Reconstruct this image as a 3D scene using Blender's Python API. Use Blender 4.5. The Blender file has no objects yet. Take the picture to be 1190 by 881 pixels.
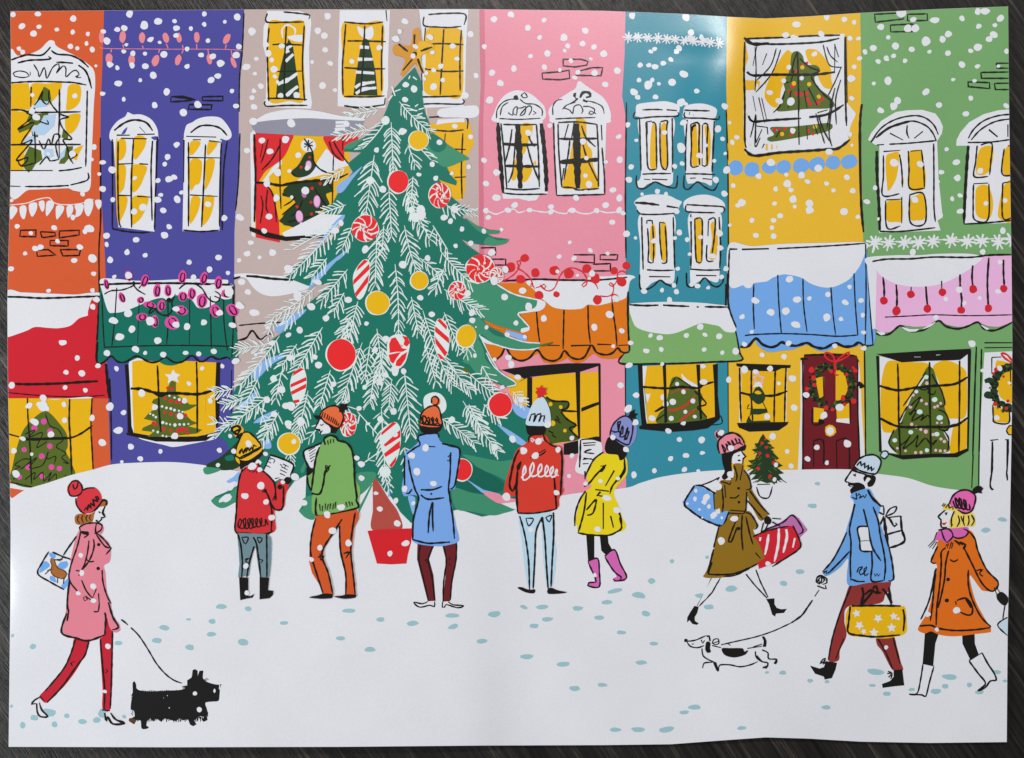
# A glossy sheet of printed artwork (a snowy Christmas street) lying on a dark wooden table top, seen from above.
import bpy, math, random, re
import numpy as np
from mathutils import Vector, Matrix
from mathutils.geometry import delaunay_2d_cdt

sc = bpy.context.scene
# ------------------------------------------------------------------ camera, world, lamps, exposure
S = 0.0005                     # metres per unit of the artwork's own drawing grid
HC = 0.80                      # camera height over the table
ORG = (595.0, 440.5)           # drawing-grid point that lies at the world origin
cam_d = bpy.data.cameras.new("camera")
cam = bpy.data.objects.new("camera", cam_d)
sc.collection.objects.link(cam)
cam.location = (0, 0, HC)
cam_d.sensor_width = 36.0
cam_d.lens = 36.0 * HC / (1190 * S)
cam_d.clip_start = 0.01
cam_d.clip_end = 50
sc.camera = cam

world = bpy.data.worlds.new("World")
sc.world = world
world.use_nodes = True
world.node_tree.nodes["Background"].inputs[0].default_value = (0.93, 0.96, 1.0, 1)
world.node_tree.nodes["Background"].inputs[1].default_value = 0.17

def area_lamp(name, loc, target, sx, sy, power, col):
    d = bpy.data.lights.new(name, 'AREA')
    d.shape = 'RECTANGLE'; d.size = sx; d.size_y = sy; d.energy = power; d.color = col
    o = bpy.data.objects.new(name, d)
    sc.collection.objects.link(o)
    o.location = loc
    o.rotation_euler = (Vector(target) - Vector(loc)).to_track_quat('-Z', 'Y').to_euler()
    return o
area_lamp("ceiling_lamp", (0.21, 1.04, 1.75), (0, 0, 0), 0.30, 0.16, 19.5, (1.0, 0.98, 0.95))
area_lamp("window_light", (-1.9, -0.75, 1.35), (0, 0, 0), 0.9, 0.7, 34.5, (0.95, 0.98, 1.0))

sc.view_settings.view_transform = 'Standard'
sc.view_settings.look = 'None'
sc.view_settings.exposure = 0.0
sc.view_settings.gamma = 1.0

# ------------------------------------------------------------------ colours and materials
KEXP = 0.85                   # how bright a perfectly white sheet stands under these lamps
def lin(h):
    h = h.lstrip('#')
    o = []
    for i in (0, 2, 4):
        c = int(h[i:i+2], 16) / 255
        c = c / 12.92 if c <= 0.04045 else ((c + 0.055) / 1.055) ** 2.4
        o.append(c)
    return o
def albedo(h):
    c = [max(0.005, x / KEXP) for x in lin(h)]
    k = min(1.0, 0.9 / max(c))                       # keep the hue of inks that would pass full white
    return tuple(x * k for x in c)

PAL = dict(
 w='#E4E5EB', k='#16130F',
 orange='#D0592F', blue='#4A4896', beige='#BCA9A6', pink='#E48EA2', pinkd='#CF7288', teal='#31889D', yel='#E4B42C', grn='#72A367',
 red='#C9202F', grna='#076A5A', orga='#D97407', lgrn='#7AA966', sky='#6FA4E2', rose='#E4B0D8', grey='#8E8C9C',
 win='#EFB80E', oliv='#52651F', olivd='#44571C', dgrn='#20391F', pale='#B9D4F0', mag='#D94A9C', lpk='#EE8D95', redd='#D0262B', curt='#D6282E',
 tree='#17705F', tree2='#3D8B6B', treed='#0F6152', frost='#E6F2F0', ball='#E3272B', gold='#E9B60D', star='#CF8F22', stard='#C08A34',
 maroon='#6D1620', holly='#1E3A1E', ftp='#97BCC4', rust='#C2602A', lilac='#838AC6', peach='#F0A088', mint='#CFEAE4', pinkl='#F0BCC8',
 mauve='#B86BA8', mustd='#8C6917', choc='#8C302D', ochre='#D6A81C', denim='#B7D3E4', slate='#6D8790', hatred='#D2343F', coatp='#DC7F90',
 coatr='#CF2F34', coatb='#77A4E4', coatg='#7AAA5E', coaty='#E2CC18', trous='#CC5424', bluej='#6AA0DC', orgc='#D86A16', blond='#F2D868', hair='#A5642C',
 trr='#BE1E32', mar='#6B1C22', boot='#CF62AE', hato='#E0683A', haty='#E2AE1E', hatp='#EE8A9A', hatb='#CFE2F2', skin='#E6E4E6', dog='#161514',
 blk='#1B1816', greyp='#C4C4C6', silver='#B9C6D0', hpink='#E064AC', frostb='#8DB8F0', lilb='#7A84C8', brown='#5A3A1A', gpot='#A8442E', trunk='#AF4A40', pot='#CF1F29', coatr2='#D03A2A')

def node_mat(name):
    m = bpy.data.materials.new(name)
    m.use_nodes = True
    return m, m.node_tree.nodes, m.node_tree.links, m.node_tree.nodes["Principled BSDF"]

MATS = {}
def ink(key):
    """one printed ink on satin paper: slightly mottled colour, fine paper tooth in the gloss"""
    if key in MATS: return MATS[key]
    m, N, K, b = node_mat("ink_" + key)
    col = albedo(PAL[key])
    tc = N.new('ShaderNodeTexCoord')
    n1 = N.new('ShaderNodeTexNoise'); n1.inputs['Scale'].default_value = 900; n1.inputs['Detail'].default_value = 2
    n2 = N.new('ShaderNodeTexNoise'); n2.inputs['Scale'].default_value = 22; n2.inputs['Detail'].default_value = 3
    K.new(tc.outputs['Object'], n1.inputs['Vector']); K.new(tc.outputs['Object'], n2.inputs['Vector'])
    ad = N.new('ShaderNodeMath'); ad.operation = 'ADD'
    K.new(n1.outputs['Fac'], ad.inputs[0]); K.new(n2.outputs['Fac'], ad.inputs[1])
    mr = N.new('ShaderNodeMapRange')
    mr.inputs['From Min'].default_value = 0.6; mr.inputs['From Max'].default_value = 1.4
    mr.inputs['To Min'].default_value = 0.95; mr.inputs['To Max'].default_value = 1.05
    K.new(ad.outputs[0], mr.inputs['Value'])
    mx = N.new('ShaderNodeVectorMath'); mx.operation = 'SCALE'
    mx.inputs[0].default_value = col
    K.new(mr.outputs['Result'], mx.inputs['Scale'])
    K.new(mx.outputs['Vector'], b.inputs['Base Color'])
    n3 = N.new('ShaderNodeTexNoise'); n3.inputs['Scale'].default_value = 1500; n3.inputs['Detail'].default_value = 1
    K.new(tc.outputs['Object'], n3.inputs['Vector'])
    bp = N.new('ShaderNodeBump'); bp.inputs['Strength'].default_value = 0.22; bp.inputs['Distance'].default_value = 0.0002
    K.new(n3.outputs['Fac'], bp.inputs['Height']); K.new(bp.outputs['Normal'], b.inputs['Normal'])
    b.inputs['Roughness'].default_value = 0.27
    b.inputs['Specular IOR Level'].default_value = 0.45
    MATS[key] = m
    return m

# ------------------------------------------------------------------ the sheet's gentle buckle
def gs(t, c, w): return np.exp(-((t - c) / w) ** 2)
def zs(u, v):
    """height of the sheet over the table, in drawing units (0.5 mm each)"""
    u = np.asarray(u, float); v = np.asarray(v, float)
    z = 6.0 + 0 * u
    z = z + 5.4 * (1 - np.tanh((u - 574) / 30)) * np.clip((v - 420) / 440, 0, 1) ** 1.3      # soft fold down the lower middle
    z = z + 9.0 * gs(u, 847, 44) * gs(v, 88, 74)                                             # buckle near the top edge
    z = z + 2.0 * gs(u, 815, 26) * gs(v, 125, 40) - 1.3 * gs(u, 812, 30) * gs(v, 58, 9)
    z = z + 4.0 * gs(u, 880, 70) * np.clip((v - 640) / 220, 0, 1) ** 1.5                     # wave at the bottom edge
    z = z - 5.2 * np.exp(-np.clip(u - 8, 0, 400) / 14) * gs(v, 690, 55)                      # left edge turned down
    z = z + 3.0 * gs(u, 1190, 60) * gs(v, 420, 300) + 2.0 * gs(u, 300, 120) * gs(v, 900, 260)
    return z
def place(u, v, lift):
    """drawing-grid point -> point on the buckled sheet"""
    z = (zs(u, v) * S + lift)
    f = 1 - z / HC
    return np.stack([(np.asarray(u) - ORG[0]) * S * f, (ORG[1] - np.asarray(v)) * S * f, z], -1)
def normals(u, v):
    e = 0.5
    gx = (zs(u + e, v) - zs(u - e, v)) / (2 * e); gy = (zs(u, v + e) - zs(u, v - e)) / (2 * e)
    n = np.stack([-gx, gy, np.ones_like(gx)], -1)
    return n / np.linalg.norm(n, axis=-1, keepdims=True)

# ------------------------------------------------------------------ drawing on the sheet
OBJS = {}; ORDERED = []; SHAPES = []
cur = None; cord = 0; tx, ty, tk = 0.0, 0.0, 1.0
rnd = random.Random(7)
def Obj(key, name, parent=None, label=None, kind=None):
    global cur
    OBJS[key] = dict(name=name, parent=parent, label=label, kind=kind, shapes=[])
    ORDERED.append(key); cur = key
def use(key):
    global cur
    cur = key
def O(n):
    global cord
    cord = n
def T(x=0, y=0, k=1 / 5.875):
    global tx, ty, tk
    tx, ty, tk = x, y, k
def nums(s): return [float(a) for a in re.findall(r'-?\d+\.?\d*', s)]
def pts(s):
    n = nums(s) if isinstance(s, str) else [c for p in s for c in p]
    return [(tx + n[i] * tk, ty + n[i + 1] * tk) for i in range(0, len(n) - 1, 2)]
def cr(p, closed, step=2.2):
    """Catmull-Rom through the points"""
    n = len(p)
    if n < 3: return list(p)
    out = []
    rng = range(n if closed else n - 1)
    for i in rng:
        if closed: a, b, c, d = p[i - 1], p[i], p[(i + 1) % n], p[(i + 2) % n]
        else: a, b, c, d = p[max(i - 1, 0)], p[i], p[i + 1], p[min(i + 2, n - 1)]
        m = max(1, min(8, int(math.hypot(c[0] - b[0], c[1] - b[1]) / step)))
        for j in range(m):
            t = j / m; t2 = t * t; t3 = t2 * t
            out.append(tuple(0.5 * (2 * b[q] + (c[q] - a[q]) * t + (2 * a[q] - 5 * b[q] + 4 * c[q] - d[q]) * t2
                       + (3 * b[q] - a[q] - 3 * c[q] + d[q]) * t3) for q in (0, 1)))
    if not closed: out.append(p[-1])
    return out
BATCH = None
class batch:
    """many small strokes of one kind laid in a single thin layer"""
    def __enter__(self):
        global BATCH
        BATCH = {}
    def __exit__(self, *a):
        global BATCH
        b, BATCH = BATCH, None
        for col, ts in b.items():
            n = len(ts); tr, sl = [], []
            for i, q in enumerate(ts):
                o = .8 * i / n
                tr += q; sl += [(o, o, o)] * len(q)
            emit(tr, col, sl)
def emit(tris, col, slopes=None):
    if BATCH is not None:
        BATCH.setdefault(col, []).append(tris); return
    if tris: SHAPES.append((cord, len(SHAPES), cur, tris, col, slopes))
def fill(p, col):
    n = len(p)
    if n < 3: return
    r = delaunay_2d_cdt([Vector(q) for q in p], [], [list(range(n))], 1, 1e-4)
    vs = [(v.x, v.y) for v in r[0]]
    emit([tuple(vs[i] for i in f) for f in r[2] if len(f) == 3], col)
def PS(col, s):
    for q in s.split('/'): fill(pts(q), col)
def P(col, s):
    for q in s.split('/'): fill(cr(pts(q), True), col)
def ribbon(p, w, col, t0=0.75, t1=0.6):
    n = len(p)
    if n < 2: return
    acc = [0]
    for i in range(1, n): acc.append(acc[-1] + math.hypot(p[i][0] - p[i-1][0], p[i][1] - p[i-1][1]))
    Lh = acc[-1] or 1
    ph = rnd.random() * 9
    lft, rgt = [], []
    for i in range(n):
        a = p[max(i - 1, 0)]; b = p[min(i + 1, n - 1)]
        dx, dy = b[0] - a[0], b[1] - a[1]; d = math.hypot(dx, dy) or 1
        u = acc[i] / Lh
        e = min(1, (t0 + (1 - t0) * min(1, acc[i] / (2.2 * w + .01))), (t1 + (1 - t1) * min(1, (Lh - acc[i]) / (3.0 * w + .01))))
        hw = 0.5 * w * e * (1 + 0.16 * math.sin(ph + acc[i] * 0.55) + 0.08 * math.sin(ph * 2 + acc[i] * 1.7))
        lft.append((p[i][0] - dy / d * hw, p[i][1] + dx / d * hw)); rgt.append((p[i][0] + dy / d * hw, p[i][1] - dx / d * hw))
    tris, sl = [], []
    for i in range(n - 1):
        s0, s1 = 0.6 * i / n, 0.6 * (i + 1) / n
        tris.append((lft[i], rgt[i], rgt[i + 1])); sl.append((s0, s0, s1))
        tris.append((lft[i], rgt[i + 1], lft[i + 1])); sl.append((s0, s1, s1))
    emit(tris, col, sl)
def L(w, s, col='k', smooth=True):
    for q in (s.split('/') if isinstance(s, str) else [s]):
        p = pts(q)
        if len(p) < 2: continue
        if smooth: p = cr(p, False)
        else:
            o = []
            for i in range(len(p) - 1):
                m = max(1, int(math.hypot(p[i+1][0]-p[i][0], p[i+1][1]-p[i][1]) / 4))
                o += [(p[i][0] + (p[i+1][0]-p[i][0]) * j / m, p[i][1] + (p[i+1][1]-p[i][1]) * j / m) for j in range(m)]
            p = o + [p[-1]]
        ribbon(p, w * tk * (1.42 if col == 'k' else 1.1), col)
def LS(w, s, col='k'): L(w, s, col, False)
def blob(x, y, rx, ry, ang=0, rough=0.1, n=10):
    ca, sa = math.cos(ang), math.sin(ang)
    o = []
    a0 = rnd.random() * 6.28
    for i in range(n):
        a = a0 + 6.283 * i / n
        r = 1 + rough * (rnd.random() * 2 - 1)
        px, py = rx * r * math.cos(a), ry * r * math.sin(a)
        o.append((x + px * ca - py * sa, y + px * sa + py * ca))
    return cr(o, True, 1.2 if rx < 6 else 2.5)
def D(col, s, rough=0.07, n=9):
    v = nums(s)
    for i in range(0, len(v) - 2, 3):
        fill(blob(tx + v[i] * tk, ty + v[i+1] * tk, v[i+2] * tk, v[i+2] * tk * (0.92 + 0.16 * rnd.random()), 0, rough, n), col)
def E(col, s, rough=0.05, n=10):
    """ellipses: x y rx ry degrees"""
    v = nums(s)
    for i in range(0, len(v) - 4, 5):
        fill(blob(tx + v[i] * tk, ty + v[i+1] * tk, v[i+2] * tk, v[i+3] * tk, math.radians(v[i+4]), rough, n), col)
def R(w, s, col='k'):
    """ink outline of a closed shape"""
    for q in s.split('/'):
        p = pts(q)
        ribbon(cr(p + [p[0]], False), w * tk * 1.38, col)
def RS(w, s, col='k'):
    for q in s.split('/'):
        v = q.strip().split()
        LS(w, q + ' ' + v[0] + ' ' + v[1], col)
# ================================================================== the row of houses
# ---- walls
T(0, 0, 1); O(10)
def house(key, label, col, s):
    Obj(key, 'printed_house', None, label); PS(col, s)
house('h_or', 'orange house with a red awning at the left end of the printed row', 'orange', '5 8 121 8 119 75 117 120 116.5 200 119 250 122 300 123 330 124 420 127 500 130 590 5 590')
house('h_bl', 'indigo house with a dark green awning in the printed row', 'blue', '121 8 284 8 282 50 279 80 277.5 110 277.5 150 278.5 200 274 240 272.5 270 272.5 330 272 430 270 600 130 600 127 500 124 420 123 330 122 300 119 250 116.5 200 117 120 119 75')
house('h_be', 'beige house half hidden behind the big printed Christmas tree', 'beige', '284 8 557 8 557.5 60 559 100 556 150 557 300 557 600 270 600 272 430 272.5 270 274 240 278.5 200 277.5 150 277.5 110 279 80 282 50')
house('h_pk', 'pink house with an orange scalloped awning in the printed row', 'pink', '557 8 727 8 726 60 723 112 727 135 727 300 727.5 420 727.5 600 557 600 556 150 559 100')
PS('pinkd', '557 8 563 8 564 80 561.5 140 562.5 300 557 300 556 150 558.5 100 557.5 60')
house('h_te', 'teal house with four narrow windows and a pale green awning', 'teal', '727 8 845 8 844 100 845 140 846 200 846 600 727.5 600 727.5 420 727 300 727 135 723 112 726 60')
house('h_ye', 'yellow house with a blue awning and a maroon front door', 'yel', '845 8 999.5 8 1001 80 1000.5 120 1001 180 1003 270 1005 420 1006 600 846 600 846 200 845 140 844 100')
house('h_gr', 'green house with a pink awning and a white front door at the right end', 'grn', '999.5 2 1186 2 1186 610 1006 610 1005 420 1003 270 1001 180 1000.5 120 1001 80')
O(11)
use('h_or'); L(1.3, '116.5 160 117 250 115 290 115.5 345/127.5 440 129 480 129.5 535')
use('h_bl'); L(1.2, '283.5 15 281.5 60 278.5 90 278 130/278.8 155 277 210 273.8 245/269 430 268.5 520')
use('h_te'); L(1.4, '728 119 727.5 160 726.8 230 727.5 300/726.8 420 727 510')
L(1.2, '844 128 846 200 846.5 300/846 290 844 355')
use('h_ye'); L(1.2, '846 420 846.5 505')
use('h_gr'); L(2.2, '1001.6 121 999.3 150 1000.5 230 1003.5 270'); L(1.2, '1004.5 400 1005.5 480 1006 535')

def bricks(par, tile, w, s):
    T(*tile)
    for q in s.split('/'):
        Obj('brick' + par + str(len(OBJS)), 'brick_outline', par); LS(w, q)
O(11)
bricks('h_or', (0, 220), 8, '135 280 245 278 245 325 135 322 140 280/275 290 375 295 378 318 300 330 285 325 275 290/405 285 540 280 540 312 405 332 405 285/342 350 465 350 465 388 342 385 342 350/250 415 330 412 380 450 255 458 250 415/410 412 550 412 540 452 430 455 410 412')
bricks('h_bl', (110, 110), 9, '520 15 600 12 690 35 600 45 520 50 520 20/535 14 680 32/735 15 875 12 875 42 735 40 735 15/645 68 800 70 795 102 640 100 645 68')
bricks('h_pk', (600, 0), 8, '320 405 440 405 490 420 480 445 400 458 320 450 320 400/175 500 300 490 360 480 365 535 300 545 180 540 175 500/430 485 520 462 590 462 578 518 410 515 405 490')
bricks('h_pk', (540, 280), 8, '110 48 210 45 210 100/110 95 160 100/175 125 280 125 280 165 205 165/745 95 885 95 885 150 745 142/925 95 1045 95 1040 130 925 128 925 95/875 160 995 155 995 205 870 205')
bricks('h_gr', (990, 0), 8, '150 98 300 90 355 110 350 130 160 152 155 100/380 98 515 95 515 140 380 142 380 98/262 172 400 165 435 168 430 215 265 218 262 172/985 432 1072 432/985 432 990 465 1070 466/880 495 1072 492/880 495 885 535 1072 535/792 560 830 560 940 565 940 605 795 592 792 555/972 570 1072 568/972 570 980 612 1072 612')

# ---- orange house
T(0, 90); O(12)
Obj('or_win', 'window', 'h_or')
P('w', '60 -128 120 -148 180 -152 270 -190 320 -240 345 -255 372 -245 390 -210 520 -145 600 -92 642 -45 650 50 640 200 632 400 622 600 608 770 500 772 470 757 350 762 200 767 60 768')
PS('win', '60 45 195 38 206 100 212 220 60 220/60 224 190 238 240 330 150 455 60 455/60 463 200 462 165 520 165 600 160 635 60 632')
P('win', '215 48 320 42 420 40 395 120 350 170 330 190 240 195 212 170/470 55 545 55 553 130 530 190 480 222 452 220 455 160/455 265 545 248 540 310 505 370 470 385 445 340/500 495 568 463 540 520 520 568 485 530')
Obj('or_tree', 'window_tree', 'h_or'); O(13)
PS('oliv', '300 62 340 85 352 160 300 190 235 205 265 130/200 255 330 240 330 270 250 330 180 300/120 350 220 310 220 345 130 380/430 355 470 390 460 430 420 410/200 470 280 500 290 560 245 590 220 630 195 650 165 620 165 540/455 470 500 470 490 530 440 590 400 590 430 520/215 365 260 390 260 410 220 400')
PS('pale', '250 150 320 165 350 150 320 200 225 210 240 170/300 260 380 250 370 330 300 395 225 390 215 340 270 320/180 405 230 400 240 440 160 450/300 485 360 490 370 540 300 560/410 520 450 480 440 540 400 570')
L(7, '235 190 265 150 290 95 285 150 320 185 335 160/335 90 335 150 370 210 420 255 470 270 410 290 430 350 490 420 430 425 460 480 470 540 500 590/240 210 180 240 220 270 120 355 230 310 145 450 220 430 110 565 190 545 185 570 145 605/120 560 145 605 235 585/235 370 240 460 240 590/265 430 300 490 330 420 350 460 370 390 410 400 380 460 400 560/270 300 330 320 320 290/270 595 320 540 340 570 400 560/400 380 405 550/480 560 525 530 520 520')
use('or_win'); O(14)
L(8, '65 38 180 30 300 28 430 32 500 35 590 52/60 222 140 222 235 238 550 235/70 460 240 458 550 458/212 65 210 200/405 80 405 250 400 380/596 90 592 300 588 500 585 610/60 636 360 636/400 638 480 630 560 615/600 650 598 700 480 735/470 738 330 745 170 745/60 742 140 745')
T(0, 0)
L(9, '76 410 130 390 190 375 280 378 320 350 345 320/120 430 200 412 300 408 350 400 330 385/350 345 390 370 480 378 550 410 605 460/385 425 440 427 500 432/535 445 580 480 605 530 625 605')
L(6, '200 520 180 495 130 485 90 500 100 520 160 530 200 520/205 490 208 515/230 440 260 490 268 525 300 460 310 480 320 535 360 460 400 435 405 460 385 500 430 450 450 470 450 525 490 490 520 480 540 510 515 525 555 530')
Obj('or_gar', 'icicle_garland', 'h_or'); T(0, 220); O(12)
L(6, '70 108 180 95 260 68 335 58 360 85 400 102 480 105 560 95 640 68', 'w')
P('w', '70 120 110 122 118 150 80 205 70 205/135 120 170 110 182 140 165 205 140 180/200 100 250 92 250 140 220 188 200 150/265 85 300 78 305 125 290 155 270 120/320 85 365 82 365 120 320 185 312 170/385 115 435 115 430 155 388 208 382 190/455 120 495 110 498 150 465 195/510 110 570 105 555 170 515 190 520 150/580 75 630 68 635 120 605 185 578 150/650 75 690 75 690 120 675 140 655 110')
Obj('or_awn', 'awning', 'h_or', 'plain red awning with a thick snow load'); T(0, 330); O(20)
PS('red', '45 80 640 80 672 72 690 90 670 300 665 450 720 545 740 780 45 780')
P('w', '40 62 150 58 250 62 400 68 520 72 600 62 680 60 680 82 630 100 600 190 600 215 540 235 480 285 400 302 330 300 240 294 180 320 60 362 40 362')
L(10, '50 88 150 90 270 97 400 95 560 88 680 84'); L(13, '100 682 200 685 400 680 560 670 670 664'); L(6, '55 742 250 760 450 770 600 768 715 760')
P('w', '340 785 380 790 460 782 600 770 628 780 500 785')
L(14, '683 90 675 200 668 350 657 530/722 545 735 680 745 780')
Obj('or_shop', 'shop_window', 'h_or'); T(0, 440); O(12)
PS('win', '45 135 630 130 622 240 628 400 640 660 45 700'); PS('w', '45 712 240 745 180 765 60 745')
Obj('or_tree2', 'window_tree', 'h_or'); O(13)
P('oliv', '300 222 340 235 400 300 455 380 462 470 450 500 490 580 495 690 220 745 75 700 85 600 115 470 160 350 230 270')
D('mag', '235 338 22 300 292 20 342 360 20 340 462 19 165 485 19 285 530 21 190 606 19 350 604 19 406 614 19 286 668 18 132 672 18')
L(5, '310 240 340 320 400 350 430 420 390 450 385 470 450 510 420 540 470 580 430 570/170 380 240 350 200 400 290 370 250 470 320 430/90 690 130 640 100 620 140 600 100 590 160 550 210 560 140 620 250 540 200 610 290 590 330 500 320 550 380 530 370 580/170 690 240 640 230 690 290 640 300 700 350 640 330 700 380 650 385 690/440 660 490 680')
use('or_shop'); O(14)
L(9, '475 140 472 290 480 420 490 660/55 378 130 398/210 410 480 405 630 322'); L(13, '140 402 200 415 300 412 470 405'); L(7, '187 130 190 260 205 480 215 720/628 135 620 320 628 480 635 620')
L(5, '65 705 150 725 240 745')

# ---- indigo house
T(110, 110); O(12)
Obj('bl_w1', 'window', 'h_bl')
PS('w', '128 300 418 300 408 936 162 905')
P('w', '104 305 108 245 155 182 210 148 225 118 245 128 262 136 320 136 385 168 424 225 434 280 425 315 300 320 150 325')
P('win', '162 312 205 305 216 360 205 420 172 452 158 440/265 300 310 278 350 300 345 350 310 410 275 445 262 400/160 490 212 490 205 620 185 660 160 670/250 490 355 490 335 570 300 640 255 660/160 700 222 700 210 790 165 870 150 800/255 705 365 700 340 800 300 860 250 880/142 380 158 330 166 870 148 760')
P('blue', '182 272 200 240 225 222 205 268'); P('blue', '385 290 432 285 430 312 405 310')
L(8, '150 277 240 277/290 272 410 270/180 298 355 302/160 320 158 600 165 850 180 905/265 305 250 600 252 908/155 475 265 470/305 472 365 476/155 687 245 690/290 695 390 700/395 315 385 520 392 860/430 290 418 600 408 925/120 305 122 600 120 915/120 915 200 932 300 942 375 940')
L(10, '133 245 200 195 270 173 350 190 396 247'); L(5, '305 220 345 262')
Obj('bl_w2', 'window', 'h_bl')
PS('w', '612 300 866 310 852 930 600 932')
P('w', '610 292 615 245 630 205 665 190 705 165 770 150 850 155 892 190 930 250 932 292 900 312 860 300 850 320 630 315')
P('win', '655 322 720 320 715 352 670 412 648 415/780 320 840 325 815 375 775 415 765 390/652 455 730 455 720 600 690 615 660 660 650 640/760 450 820 445 800 560 755 650 755 560/660 705 720 705 705 800 650 880/745 705 815 700 790 830 730 890')
L(8, '640 325 642 600 640 900/757 340 745 600 730 905/632 430 860 432/650 685 840 695/865 330 858 500 852 900/625 285 830 290/670 308 725 308/780 315 862 325/905 318 880 520 870 925/610 310 608 600/605 925 730 935 850 925')
L(9, '655 260 720 215 800 212 860 232 905 280')
def bulb_string(key, par, cord_w, cord_s, col, bulbs):
    Obj(key, 'light_garland', par)
    L(cord_w, cord_s, col)
    E(col, bulbs, .08)
T(0, 0); O(12)
bulb_string('bl_gar', 'h_bl', 4, '680 326 740 332 920 334 1175 336 1400 336 1560 338 1656 346', 'lpk', '693 252 18 42 0 838 252 22 42 4 970 258 21 38 0 1132 258 20 36 -15 744 402 24 36 0 898 412 22 40 5 1062 414 24 38 20 1222 258 18 36 -10 1344 256 20 36 0 1548 266 20 40 25 1216 410 20 38 20 1430 404 18 40 -8 1594 426 16 40 -22')
L(9, '838 305 845 330/972 312 978 332/1135 300 1148 330/760 338 758 358/1090 338 1082 362/1246 308 1250 332/1342 300 1344 334/1545 305 1538 334/1420 340 1424 372/1578 342 1586 390/1252 338 1242 366', 'lpk')
Obj('bl_awn', 'awning', 'h_bl', 'dark green awning with snow and scalloped edge'); T(100, 290); O(20)
PS('grna', '95 250 1008 240 1012 470 1030 560 1040 740 985 748 960 740 880 735 720 720 640 770 580 792 500 765 350 740 230 780 170 740 100 772 72 768 75 620 88 450')
P('grna', '480 740 560 745 660 755 620 785 570 792 520 780'); P('grna', '190 745 300 750 280 775 235 780')
P('w', '98 205 200 200 320 212 450 212 600 205 730 200 860 205 970 208 965 235 1006 242 995 330 905 345 865 380 810 400 760 395 715 340 620 312 560 345 520 330 450 345 330 395 250 425 190 432 150 420 110 290')
L(11, '95 240 300 232 600 230 800 235 1000 242'); L(9, '80 630 75 768 120 770 170 728 215 765 270 768 345 728 430 768 490 765 540 735 600 770 660 765 720 725 775 765 800 765 855 730 900 750 962 735 985 750')
L(6, '120 668 400 658 700 655 1020 662/210 260 195 480 175 670/108 300 115 500 125 670/362 370 352 640/558 345 560 500 550 650/708 340 705 660/848 320 852 500 855 670/940 340 942 500 965 690/1000 250 1005 500 995 740')
L(9, '85 450 78 620'); L(7, '1010 240 1012 470 1030 560')
Obj('bl_lights', 'light_garland', 'h_bl', 'garland of magenta bulbs looped over the green awning'); O(22)
bl = '138 236 18 38 -12 290 180 26 36 -15 400 212 28 48 20 485 282 26 46 5 558 280 24 40 -5 656 188 28 46 8 804 196 26 44 15 902 230 28 46 8 246 328 22 38 -20 372 344 28 22 -30 435 378 44 24 15 515 384 28 38 5 660 320 36 34 0 722 300 28 42 0 790 352 38 52 5 882 420 36 46 -15 960 300 40 32 0 650 416 48 34 20 590 498 48 50 -35 470 490 26 44 -5 382 460 40 28 -8 1000 412 36 50 -35'
E('mag', bl, .1)
v = nums(bl)
for i in range(0, len(v), 5):
    a = math.radians(v[i+4]); x, y, rx, ry = v[i] + 3, v[i+1] + 2, v[i+2] * .55, v[i+3] * .7
    q = []
    for j in range(9):
        t = j * .72 - 1.2
        px, py = rx * math.cos(t) * (1 if j % 2 else .9), ry * math.sin(t)
        q.append((x + px * math.cos(a) - py * math.sin(a), y + px * math.sin(a) + py * math.cos(a)))
    L(7, q)
L(7, '125 305 170 282 250 275 320 248 345 225/320 235 350 275 405 308/635 270 670 240 730 232 790 265 830 330 870 358 905 350 915 310 880 285/875 318 940 345/470 410 430 440 440 410 470 400 490 430 530 450 570 440 590 400 585 360 610 305/360 265 390 230/785 245 805 220')
D('k', '565 345 17 325 228 12')
Obj('bl_shop', 'shop_window', 'h_bl'); T(110, 400); O(12)
P('w', '300 640 480 690 540 702 640 685 800 650 780 620 400 600'); PS('w', '235 120 300 90 360 120 360 300 250 300')
PS('k', '205 140 242 135 250 400 268 615 225 600 222 400/825 125 858 125 852 500 835 590 818 500 822 330/215 605 260 600 420 630 700 628 840 605 760 660 640 668 420 665 220 620')
PS('w', '232 130 262 130 268 610 252 560 245 380'); PS('win', '256 120 300 110 480 120 640 115 830 125 822 330 828 600 700 630 420 632 268 605 258 400')
Obj('bl_tree', 'window_tree', 'h_bl'); O(13)
PS('oliv', '520 245 555 260 555 340 600 375 650 412 710 412 640 450 600 460 660 520 705 540 640 560 735 585 700 610 560 625 430 632 360 632 400 600 320 590 330 570 420 530 335 510 370 470 440 425 390 400 400 378 480 350 500 300')
P('w', '478 205 520 205 535 172 552 198 585 208 562 230 575 262 535 245 500 268 505 230')
D('redd', '500 300 12 530 305 12 480 370 12 520 390 14 560 395 14 590 400 10 480 465 12 520 475 13 560 485 12 620 485 12 400 540 14 420 550 12 470 580 14 520 590 12 600 585 20 570 590 14 630 580 12 560 615 12 635 610 10')
D('w', '510 352 8 545 365 8 578 378 11 460 425 9 490 435 9 520 440 10 545 450 10 575 455 8 600 462 7 380 475 7 400 485 8 418 498 9 465 535 11 490 542 8 515 548 7 548 552 12 580 548 9 610 548 9 640 545 7 400 590 8 430 600 9 465 625 8 490 630 7')
use('bl_shop'); O(14)
L(9, '428 145 435 300 440 460 452 600/695 120 700 300 700 600'); L(14, '245 303 330 308 430 335 560 335 640 340 720 340 820 312'); P('k', '400 330 500 330 460 362 435 360'); L(6, '755 345 752 470', 'yel')

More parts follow.
